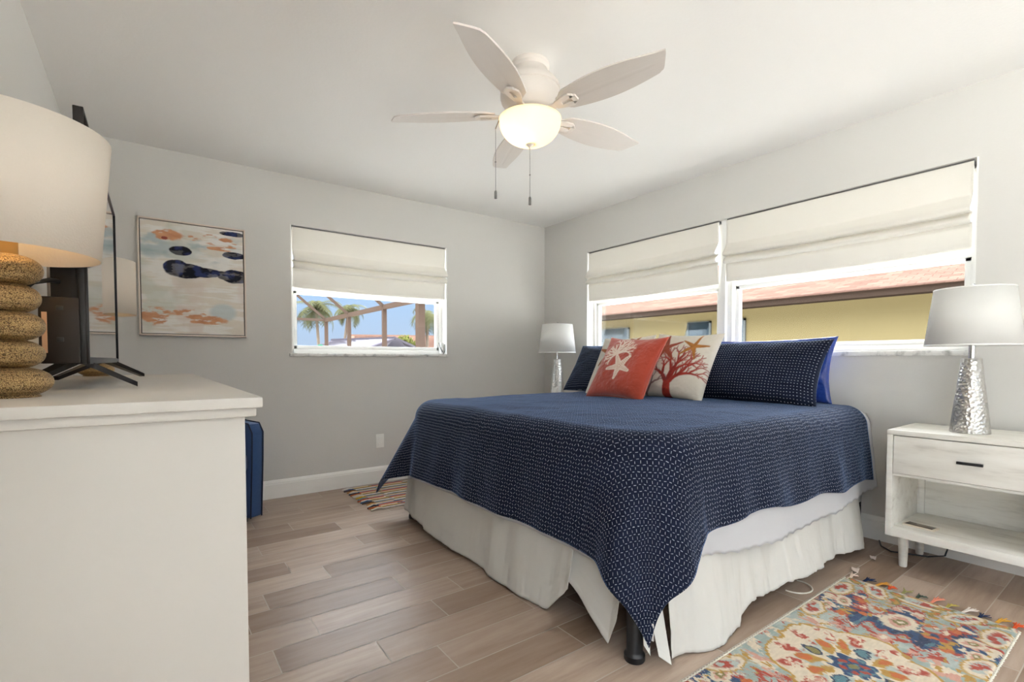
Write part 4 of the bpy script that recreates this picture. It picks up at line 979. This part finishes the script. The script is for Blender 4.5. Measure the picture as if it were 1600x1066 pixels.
# ------------------------------------------------------------------ rugs
def rug_fn(X, Y):
    """X along the rug from its middle (m), Y across from its middle (m)"""
    wx = (fbm(X * 9, Y * 9, 2) - 0.5); wy = (fbm(X * 9, Y * 9, 6) - 0.5); fine = (fbm(X * 60, Y * 18, 4) - 0.5)
    f2 = (fbm(X * 140, Y * 22, 14) - 0.5)
    x = X + wx * 0.034 + fine * 0.018; y = Y + wy * 0.034 + fine * 0.016 + f2 * 0.028
    ax = np.abs(x); ay = np.abs(y)
    C = {k: nsrgb(v) for k, v in dict(ground=(172, 184, 178), pale=(190, 198, 192), cream=(226, 214, 194), blue=(44, 88, 128), navy=(32, 62, 100), rust=(188, 82, 48), orange=(206, 122, 52), ochre=(196, 158, 70), olive=(150, 142, 84), pink=(214, 170, 152), teal=(104, 146, 154)).items()}
    c_ = np.ones(X.shape + (3,)) * C['ground']; one = np.ones_like(c_)
    c_ = mix(c_, C['pale'] * one, sstep(0.45, 0.6, fbm(X * 12, Y * 12, 9)))
    put = lambda c, k, m_: mix(c, C[k] * one, m_)
    # blue cross bands with rust rims
    cen = 0.455 + 0.055 * np.cos(ay * 2 * PI / 0.19) - 0.02 * np.cos(ay * 2 * PI / 0.10); hw = 0.095 + 0.035 * np.sin(ay * 2 * PI / 0.145 + 0.8) + 0.015 * np.sin(ay * 75)
    d = np.abs(ax - cen) - hw
    c_ = put(c_, 'rust', sstep(0.018, 0.010, d)); c_ = put(c_, 'blue', sstep(0.002, -0.004, d))
    streak = sstep(0.56, 0.62, fbm(X * 16, Y * 60, 13)) * (d < -0.004); c_ = put(c_, 'teal', streak * 0.8)
    streak = sstep(0.6, 0.66, fbm(X * 14, Y * 50, 16)) * (d < -0.01); c_ = put(c_, 'navy', streak)
    def ell(cx, cy, rx, ry, ang=0.0, soft=0.08):
        dx, dy = ax - cx, ay - cy; ca, sa = math.cos(ang), math.sin(ang)
        return np.hypot((dx * ca + dy * sa) / rx, (-dx * sa + dy * ca) / ry)
    E_ = lambda c, k, *a, s=0.08: put(c, k, sstep(1 + s, 1 - s, ell(*a)))
    for kk_, sd_, lo_ in (('rust', 41, 0.60), ('cream', 43, 0.62), ('ochre', 47, 0.64), ('pink', 51, 0.65)):
        c_ = put(c_, kk_, sstep(lo_, lo_ + 0.03, fbm(ax * 22, ay * 22 + f2, sd_)) * (d < 0.0))
        c_ = put(c_, kk_, sstep(lo_ + 0.02, lo_ + 0.05, fbm(ax * 30, ay * 30 + f2, sd_ + 1)) * (d > 0.02))
    # blossoms in the bands
    for (cx, cy, rx, ry, a) in ((0.47, 0.0, 0.075, 0.060, 0), (0.50, 0.20, 0.05, 0.035, 0.5), (0.40, 0.235, 0.045, 0.03, 0)):
        c_ = E_(c_, 'cream', cx, cy, rx, ry, a); c_ = E_(c_, 'pink', cx, cy, rx * 0.7, ry * 0.55, a); c_ = E_(c_, 'olive', cx, cy, rx * 0.38, ry * 0.38, a); c_ = E_(c_, 'cream', cx, cy, rx * 0.18, ry * 0.18, a)
    for (cx, cy) in ((0.43, 0.105), (0.52, 0.09), (0.37, 0.165), (0.55, 0.15)):
        c_ = E_(c_, 'orange', cx, cy, 0.022, 0.013, 0.7); c_ = E_(c_, 'ochre', cx + 0.012, cy - 0.02, 0.018, 0.009, 0.7)
    # medallion
    ang = np.arctan2(ay, ax); rad = np.hypot(x * 1.0, y * 0.98)
    out = 0.215 + 0.035 * np.abs(np.cos(ang * 3.0)) ** 0.7
    k = rad - out
    c_ = put(c_, 'ochre', sstep(0.013, 0.008, k)); c_ = put(c_, 'cream', sstep(0.002, -0.004, k)); c_ = put(c_, 'pale', sstep(-0.08, -0.10, k) * sstep(0.4, 0.55, fbm(X * 25, Y * 25, 33)))
    for i in range(3):
        a = (0.26, 0.785, 1.31)[i]; cx, cy = 0.185 * math.cos(a), 0.185 * math.sin(a)
        c_ = put(c_, 'rust', sstep(1.2, 0.8, ell(cx + 0.004, cy, 0.046, 0.024, a)) * sstep(0.42, 0.5, fbm(X * 45, Y * 45, 19 + i))); c_ = put(c_, 'pink', sstep(1.1, 0.9, ell(cx, cy, 0.03, 0.011, a)) * sstep(0.5, 0.6, fbm(X * 70, Y * 70, 5)))
        a2 = (0.0, 0.52, 1.05)[i]; cx, cy = 0.118 * math.cos(a2), 0.118 * math.sin(a2)
        if i: c_ = E_(c_, 'ochre', cx, cy, 0.044, 0.022, a2); c_ = E_(c_, 'orange', cx * 1.12, cy * 1.12, 0.026, 0.015, a2)
        else:
            dd = ell(cx, cy, 0.034, 0.020, 0.0); c_ = put(c_, 'navy', sstep(1.15, 1.0, dd)); c_ = put(c_, 'teal', sstep(0.85, 0.7, dd))
    dd = ell(0.0, 0.125, 0.022, 0.032, 0.0); c_ = put(c_, 'navy', sstep(1.15, 1.0, dd)); c_ = put(c_, 'olive', sstep(0.85, 0.7, dd))
    pet = rad - (0.066 + 0.010 * np.cos(np.arctan2(y, x) * 8)); c_ = put(c_, 'cream', sstep(0.014, 0.008, pet)); c_ = put(c_, 'blue', sstep(0.002, -0.003, pet))
    c_ = put(c_, 'teal', sstep(0.55, 0.62, fbm(X * 60, Y * 60, 3)) * (pet < -0.004))
    for i in range(6):
        a = i * PI / 3 + 0.3; q = np.hypot(x - 0.036 * math.cos(a), y - 0.036 * math.sin(a)); c_ = put(c_, 'rust', sstep(0.014, 0.009, q))
    q = np.hypot(x, y); c_ = put(c_, 'olive', sstep(0.017, 0.012, q))
    # side flowers
    c_ = E_(c_, 'pink', 0.288, 0.0, 0.034, 0.024); c_ = E_(c_, 'cream', 0.288, 0.0, 0.02, 0.012)
    # end leaves
    for (cx, cy, a) in ((0.705, 0.145, 0.5), (0.62, 0.255, 0.1), (0.73, 0.0, 1.57), (0.33, 0.26, 0.3)):
        c_ = E_(c_, 'ochre', cx, cy, 0.084, 0.048, a); c_ = E_(c_, 'cream', cx, cy, 0.076, 0.040, a); c_ = E_(c_, 'pale', cx, cy, 0.052, 0.026, a); c_ = put(c_, 'rust', sstep(1.25, 0.8, ell(cx + 0.004, cy, 0.048, 0.022, a)) * sstep(0.42, 0.5, fbm(X * 45, Y * 45, 29)))
    for (cx, cy, a) in ((0.745, 0.245, 0.8), (0.66, 0.06, 0.2), (0.745, 0.075, 0.9)):
        c_ = E_(c_, 'olive', cx, cy, 0.042, 0.018, a); c_ = E_(c_, 'ochre', cx, cy, 0.03, 0.011, a); c_ = E_(c_, 'orange', cx + .012, cy + .008, 0.014, 0.009, a)
    # pile streaks
    c_ = c_ ** 1.3 * (0.80 + 0.28 * fbm(X * 40, Y * 160, 8)[..., None])
    return c_
rug = thing('area_rug', 'multicoloured floral wool rug with tasselled end beside the bed', 'rug', (-1.50, -3.395, 0.0))
nU, nV = 620, 240
UU, VV = np.meshgrid(np.linspace(-0.785, 0.785, nU), np.linspace(-0.293, 0.293, nV), indexing='ij')
edge = np.minimum(0.785 - np.abs(UU), 0.293 - np.abs(VV)); zt = 0.004 + 0.007 * sstep(0, 0.012, edge) + 0.0016 * (fbm(UU * 90, VV * 90, 3) - 0.5) + 0.004 * (fbm(UU * 4, VV * 4, 5) - 0.3) * sstep(0, 0.05, edge)
wob = 0.004 * (fbm(UU * 6, VV * 0 + 2, 4) - 0.5)
PP = np.stack([UU, VV + wob, zt], -1); PB = PP.copy(); PB[..., 2] = 0.0015
closed_sheet('rug_pile', PP, PB, M['rug_pile'], rug, None, rug_fn(UU, VV))
B = MB()
for s_ in (-1, 1):
    pts = [(x, s_ * 0.293 + 0.003 * math.sin(x * 400), 0.005) for x in np.arange(-0.78, 0.78, 0.006)]
    B.tube(pts, 0.0032, 5)
B.build('edge_binding', mat('cream binding yarn', srgb(214, 210, 196), 0.9), rug)
TC = [(225, 205, 190), (30, 44, 74), (196, 140, 58), (200, 84, 46), (150, 146, 96), (70, 80, 66), (214, 134, 110), (176, 160, 84), (216, 206, 196), (28, 42, 72), (202, 152, 56), (204, 82, 40)]
tm = {c: painted('tassel yarn %d' % i, srgb(*c), 0.95, 0.5, 300) for i, c in enumerate(dict.fromkeys(TC))}
for s_ in (1, -1):
    for i, c in enumerate(TC):
        rd = random.Random(i + 40 * s_); y0 = 0.275 - i * 0.050; L = rd.uniform(0.045, 0.08); lat = rd.uniform(-0.015, 0.02) - 0.012
        B = MB()
        for j in range(9):
            f = (j - 4) / 4; z = rd.uniform(0.004, 0.016)
            B.tube([(s_ * 0.778, y0 + f * 0.003, 0.006), (s_ * (0.778 + L * 0.45), y0 + lat * 0.5 + f * 0.004, 0.013), (s_ * (0.778 + L), y0 + lat + f * 0.018, z)], [0.002, 0.0028, 0.0016], 5)
        B.build('tassel', tm[c], rug)

rg = thing('rag_rug', 'striped multicolour rag rug with fringe on the far side of the bed', 'rug', (-1.30, -0.42, 0))
ST = [(214, 204, 190), (196, 106, 60), (62, 66, 84), (222, 214, 200), (206, 150, 90), (92, 74, 66), (70, 98, 140), (226, 220, 210), (190, 88, 56), (120, 150, 150), (214, 170, 60), (220, 212, 202)]
nU, nV = 260, 200
UU, VV = np.meshgrid(np.linspace(-0.80, 0.80, nU), np.linspace(-0.33, 0.33, nV), indexing='ij')
si = np.floor((VV + 0.33 + 0.012 * (fbm(UU * 3, VV * 6, 3) - 0.5)) / 0.0165).astype(int); sj = np.floor((UU + 2 + 0.1 * vnoise(si * 3.3, si * 1.7)) / 0.28).astype(int)
cc = np.array([nsrgb(c) for c in ST])[(si * 5 + sj * 3) % len(ST)] * (0.85 + 0.3 * fbm(UU * 60, VV * 60, 2)[..., None])
zt = 0.008 + 0.003 * np.abs(np.sin((VV + 0.33) / 0.0165 * PI)) + 0.003 * fbm(UU * 8, VV * 8, 3)
PP = np.stack([UU, VV, zt], -1); PB = PP.copy(); PB[..., 2] = 0.001
closed_sheet('rag_weave', PP, PB, M['rug_pile'], rg, None, cc)
fm = [painted('rag fringe %d' % i, srgb(*c), 0.95, 0.5, 200) for i, c in enumerate(ST)]
for i in range(20):
    rd = random.Random(i); y0 = -0.32 + i * 0.0335; B = MB()
    B.tube([(-0.795, y0, 0.008), (-0.83, y0 + rd.uniform(-.01, .01), 0.012), (-0.86 - rd.uniform(0, .025), y0 + rd.uniform(-.02, .02), 0.006)], [0.007, 0.007, 0.005], 6); B.build('fringe', fm[i % len(fm)], rg)

# ------------------------------------------------------------------ outside
m = mat('bounce_ground', (0.08, 0.12, 0.04), 0.9); t = NT(m); t.L(t.ramp(t.noise(1.5, 6), [(0.35, (0.42, 0.40, 0.36)), (0.6, (0.54, 0.52, 0.48))]), t.b.inputs['Base Color']); M['ground'] = m  # pale grey ground, kept bright to bounce sunlight up into the room
B = MB(); B.box(-60, 80, -60, 120, -0.5, -0.3); struct(B.build('ground', M['ground'], smooth=False))

m = mat('asphalt shingles', srgb(196, 160, 140), 1.0, spec=0.0); t = NT(m)
tc = t.N('ShaderNodeTexCoord'); br = t.N('ShaderNodeTexBrick'); br.inputs['Scale'].default_value = 1.0; br.inputs['Brick Width'].default_value = 0.30; br.inputs['Row Height'].default_value = 0.14; br.inputs['Mortar Size'].default_value = 0.006
br.inputs['Color1'].default_value = (*srgb(78, 62, 54), 1); br.inputs['Color2'].default_value = (*srgb(62, 47, 41), 1); br.inputs['Mortar'].default_value = (*srgb(36, 28, 25), 1)
uvn = t.N('ShaderNodeUVMap'); t.L(uvn.outputs[0], br.inputs['Vector'])
nn = t.noise(2.4, 4, coord='UV'); t.L(t.mixc(t.math('MULTIPLY', nn, 0.6), br.outputs['Color'], srgb(68, 50, 43)), t.b.inputs['Base Color']); M['shingle'] = m
M['yellow_wall'] = painted('yellow stucco', srgb(86, 77, 54), 0.9, 0.3, 30, spec=0.0)
M['fascia'] = painted('brown fascia', srgb(40, 32, 27), 0.7, 0.1, 20, spec=0.0)
nb = thing('neighbor_house', 'pale yellow house with brown fascia and shingle roof beyond the bed windows', 'house', (8.45, -2.0, 0))
# local: y along the eave, +x away from this house
B = MB(); B.box(0.55, 0.75, -9, 14, -0.3, 2.36); B.build('wall', M['yellow_wall'], nb, smooth=False)
B = MB(); B.box(0, 0.04, -9.5, 14.5, 2.33, 2.50).box(0.04, 0.56, -9.5, 14.5, 2.35, 2.38); B.build('fascia', M['fascia'], nb, smooth=False)
U_, V_ = np.meshgrid(np.linspace(-0.06, 5, 30), np.linspace(-9.6, 14.6, 120), indexing='ij')
P = np.stack([U_, V_, 2.50 + U_ * 0.40], -1); uvr = np.stack([V_, U_ * 1.08], -1)
rf = grid_mesh('roof', P, M['shingle'], nb, uvr, smooth=False); rf.modifiers.new('t', 'SOLIDIFY').thickness = 0.02
M['dark_glass'] = mat('dark reflective glass', srgb(52, 60, 66), 0.35, spec=0.25)
for (s0, s1, z0_, z1_) in ((8.48, 9.9, 1.0, 2.07), (5.63, 6.36, 1.0, 2.10), (4.66, 5.40, 1.0, 2.11)):
    B = MB(); B.box(0.50, 0.56, s0, s0 + 0.05, z0_, z1_).box(0.50, 0.56, s1 - 0.05, s1, z0_, z1_).box(0.50, 0.56, s0, s1, z0_, z0_ + 0.05).box(0.50, 0.56, s0, s1, z1_ - 0.05, z1_).box(0.51, 0.56, s0, s1, z0_ + .44, z0_ + .50)
    f = B.build('window', mat('grey window frame', srgb(74, 76, 75), 0.8, spec=0.0), nb)
    B = MB(); B.box(0.53, 0.54, s0 + 0.05, s1 - 0.05, z0_ + 0.05, z1_ - 0.05); B.build('pane', M['dark_glass'], f, smooth=False)
B = MB()
for (s0, s1, z0_, z1_) in ((5.63, 6.36, 1.57, 2.08), (8.6, 9.5, 1.6, 2.05)):   # tilted awning sashes
    B.box(-0.01, 0.01, s0 + 0.04, s1 - 0.04, z0_ - z1_, 0, 0, M=Matrix.Translation((0.49, 0, z1_)) @ Matrix.Rotation(math.radians(22), 4, 'Y'))
B.build('awning_sash', glass('pale awning glass', (0.6, 0.64, 0.66), 0.01), nb, smooth=False)

# pool cage
m_b = painted('bronze aluminium', srgb(54, 44, 38), 0.6, 0.05, 20, spec=0.0)
cage = thing('pool_cage', 'brown-framed screen enclosure with sloped roof beams outside the small window', 'screen enclosure', (1.5, 13.4, 0))
def beam(p, q, w, name='beam', m=m_b):
    p, q = Vector(p), Vector(q); d = (q - p); L = d.length; Mx = Matrix.Translation((p + q) / 2) @ d.to_track_quat('Z', 'Y').to_matrix().to_4x4()
    B = MB(); B.box(-w / 2, w / 2, -w / 2, w / 2, -L / 2, L / 2, 0, M=Mx); return B.build(name, m, cage, smooth=False)
for y, w in ((0, 0.10), (-2.4, 0.10), (-5.2, 0.10), (-7.3, 0.16), (-9.6, 0.10)):
    beam((0, y, -0.3), (0, y, 2.4), w, 'post')
    beam((0, y, 2.4), (-1.3, y, 3.5), 0.07, 'rafter'); beam((-1.3, y, 3.5), (-6.5, y, 3.5), 0.07, 'rafter')
beam((0, 0.05, 2.4), (0, -9.6, 2.4), 0.11); beam((0.05, 0, 2.4), (-7, 0, 2.4), 0.08); beam((-1.3, 0, 3.5), (-1.3, -9.6, 3.5), 0.06)
for x in (-2.4, -4.8, -7): beam((x, 0, -0.3), (x, 0, 2.4), 0.08, 'post')

def palm(label, x, y, hgt, R, seed, lean=(0, 0), tr=0.12, n=20):
    rd = random.Random(seed); r = thing('palm_tree', label, 'palm tree', (x, y, -0.3), group=None)
    top = Vector((lean[0], lean[1], hgt + 0.3))
    B = MB(); B.tube([(0, 0, 0), (lean[0] * 0.3, lean[1] * 0.3, hgt * 0.5), tuple(top)], [tr * 1.3, tr, tr * 0.8], 10); B.build('trunk', M['bark'], r)
    bm = bmesh.new()
    for k in range(n):
        a = k * 2.399 + rd.uniform(-.2, .2); el = rd.uniform(-0.4, 1.1); L = R * rd.uniform(0.8, 1.1)
        prev = None; p = top.copy(); e_ = el
        for s in range(9):
            w = 0.16 * R * math.sin(PI * (0.12 + 0.88 * s / 9)) 
            d = Vector((math.cos(a) * math.cos(e_), math.sin(a) * math.cos(e_), math.sin(e_))); sd = Vector((-math.sin(a), math.cos(a), 0))
            for t_ in (-1, 1):
                for j in range(2):
                    q = p + d * (L / 9 * j / 2); b0 = bm.verts.new(q); b1 = bm.verts.new(q + d * 0.05 * R); tip = bm.verts.new(q + sd * t_ * w * 2.0 + d * 0.10 * R - Vector((0, 0, 0.10 * R)))
                    bm.faces.new((b0, b1, tip))
            p = p + d * L / 9; e_ -= 0.22
    me = bpy.data.meshes.new('fronds'); bm.to_mesh(me); bm.free(); link_mesh('fronds', me, M['frond'], r)
    return r
M['bark'] = painted('palm bark', srgb(66, 56, 46), 0.9, 0.4, 20); M['frond'] = thin_cloth('palm frond', srgb(56, 56, 38), 0.3)
M['leaf'] = thin_cloth('shrub leaf', srgb(70, 72, 36), 0.3); M['leaf_green'] = thin_cloth('bright green leaf', srgb(26, 76, 58), 0.4)
palm('far palm tree with full crown seen above the cage corner post', 4.95, 27.1, 4.1, 1.7, 1, (-0.2, 0), 0.09)
palm('slimmer leaning palm tree between the first two cage posts', 7.9, 32.3, 4.75, 1.6, 4, (0.5, 0), 0.10)
palm('nearest palm tree, white trunk, behind the wide cage post', 8.8, 20.4, 3.57, 1.45, 9, (0, 0), 0.09, 16)
def shrub(name, label, c, r, n, leaf, m, seed, cat='shrub'):
    rd = random.Random(seed); bm = bmesh.new()
    for k in range(n):
        v = Vector((rd.gauss(0, 1), rd.gauss(0, 1), rd.gauss(0, 1))).normalized() * rd.uniform(0.6, 1.0); p = Vector((v.x * r[0], v.y * r[1], v.z * r[2] + r[2]))
        a = Vector((rd.uniform(-1, 1), rd.uniform(-1, 1), rd.uniform(-1, 1))).normalized(); b = a.cross(v).normalized() if a.cross(v).length > 1e-3 else Vector((1, 0, 0))
        q = [bm.verts.new(p + a * leaf), bm.verts.new(p + b * leaf * 0.5), bm.verts.new(p - a * leaf), bm.verts.new(p - b * leaf * 0.5)]; bm.faces.new(q)
    me = bpy.data.meshes.new('foliage'); bm.to_mesh(me); bm.free(); o = thing(name, label, cat, c); link_mesh('foliage', me, m, o)
    B = MB(); B.tube([(0, 0, -0.05), (0, 0, r[2])], 0.04 * r[0] + 0.005); B.build('stem', M['bark'], o); return o
shrub('bushy_tree', 'rounded yellow-green tree in front of the peach house', (8.2, 22.2, -0.3), (0.9, 0.9, 1.4), 2600, 0.13, M['leaf'], 3, 'tree')
shrub('bushy_tree', 'small dark green tree beside the white palm trunk', (10.9, 22.4, -0.3), (0.6, 0.6, 1.35), 900, 0.12, M['frond'], 6, 'tree')
pot = shrub('potted_plant', 'teal-green leafy plant rising just outside the small window', (-1.66, 2.3, 0.86), (0.13, 0.11, 0.19), 60, 0.075, M['leaf_green'], 5, 'plant')
B = MB(); B.lathe([(0, -1.16), (0.13, -1.16), (0.16, -0.05), (0.17, 0), (0.0, -0.02)], 24); B.build('pot', painted('clay pot', srgb(170, 120, 90), 0.8), pot)
shrub('seedling', 'small green leafy sprig outside the wide bed window', (1.6, -1.85, 1.03), (0.05, 0.06, 0.03), 24, 0.03, M['leaf'], 8, 'plant')
bpy.data.objects['seedling'].location = (1.6, -2.05, 1.082)
B = MB(); B.box(1.45, 1.75, -2.6, -1.5, -0.3, 1.03); tag(B.build('planter_box', painted('grey planter', srgb(150, 150, 145), 0.8)), 'tall grey planter box below the sprig outside the window', 'planter')

def gable(name, label, x, y, rot, w, l, hw, hr, wallm, roofm, parts=True):
    r = thing(name, label, 'house', (x, y, -0.3), (0, 0, rot))
    B = MB(); B.box(-w / 2, w / 2, -l / 2, l / 2, 0, hw); B.prism([(-w / 2, hw), (w / 2, hw), (0, hr)], -l / 2, l / 2, M=Matrix.Rotation(PI / 2, 4, 'X')); B.build('wall', wallm, r, smooth=False)
    B = MB()
    for s_ in (-1, 1):
        L = math.hypot(w / 2 + 0.3, (hr - hw) * (w / 2 + 0.3) / (w / 2)); an = math.atan2(hr - hw, w / 2)
        B.box(0, L, -l / 2 - 0.3, l / 2 + 0.3, 0, 0.1, 0, M=Matrix.Translation((0, 0, hr)) @ (Matrix.Rotation(an, 4, 'Y') if s_ > 0 else Matrix.Rotation(PI - an, 4, 'Y')))
    B.build('roof', roofm, r, smooth=False)
    return r
gable('distant_house', 'white gabled house beyond the pool cage', 4.75, 19.3, 0.35, 3.6, 4, 1.75, 2.30, painted('white stucco', srgb(84, 82, 86), 0.8, spec=0.0), painted('pale grey roof', srgb(50, 47, 52), 0.9, spec=0.0))
gable('distant_house', 'peach-roofed house behind the rounded tree', 11.4, 27.4, 1.2, 5, 8, 1.7, 2.95, painted('peach stucco', srgb(92, 70, 60), 0.8, spec=0.0), painted('peach tile roof', srgb(74, 56, 48), 0.9, spec=0.0))
B = MB(); B.lathe([(0.33, 0.95), (0.31, 1.22), (0.24, 1.44), (0.12, 1.58), (0, 1.63)], 32).tube([(0, 0, -0.3), (0, 0, 1.6)], 0.025)
B.lathe([(0, -0.3), (0.2, -0.3), (0.2, -0.22), (0, -0.22)], 24)
um = B.build('patio_umbrella', painted('charcoal umbrella canvas', srgb(34, 32, 35), 0.9, spec=0.0)); um.location = (2.25, 9.2, 0)
tag(um, 'folded-down charcoal patio umbrella dome beyond the cage post', 'umbrella')
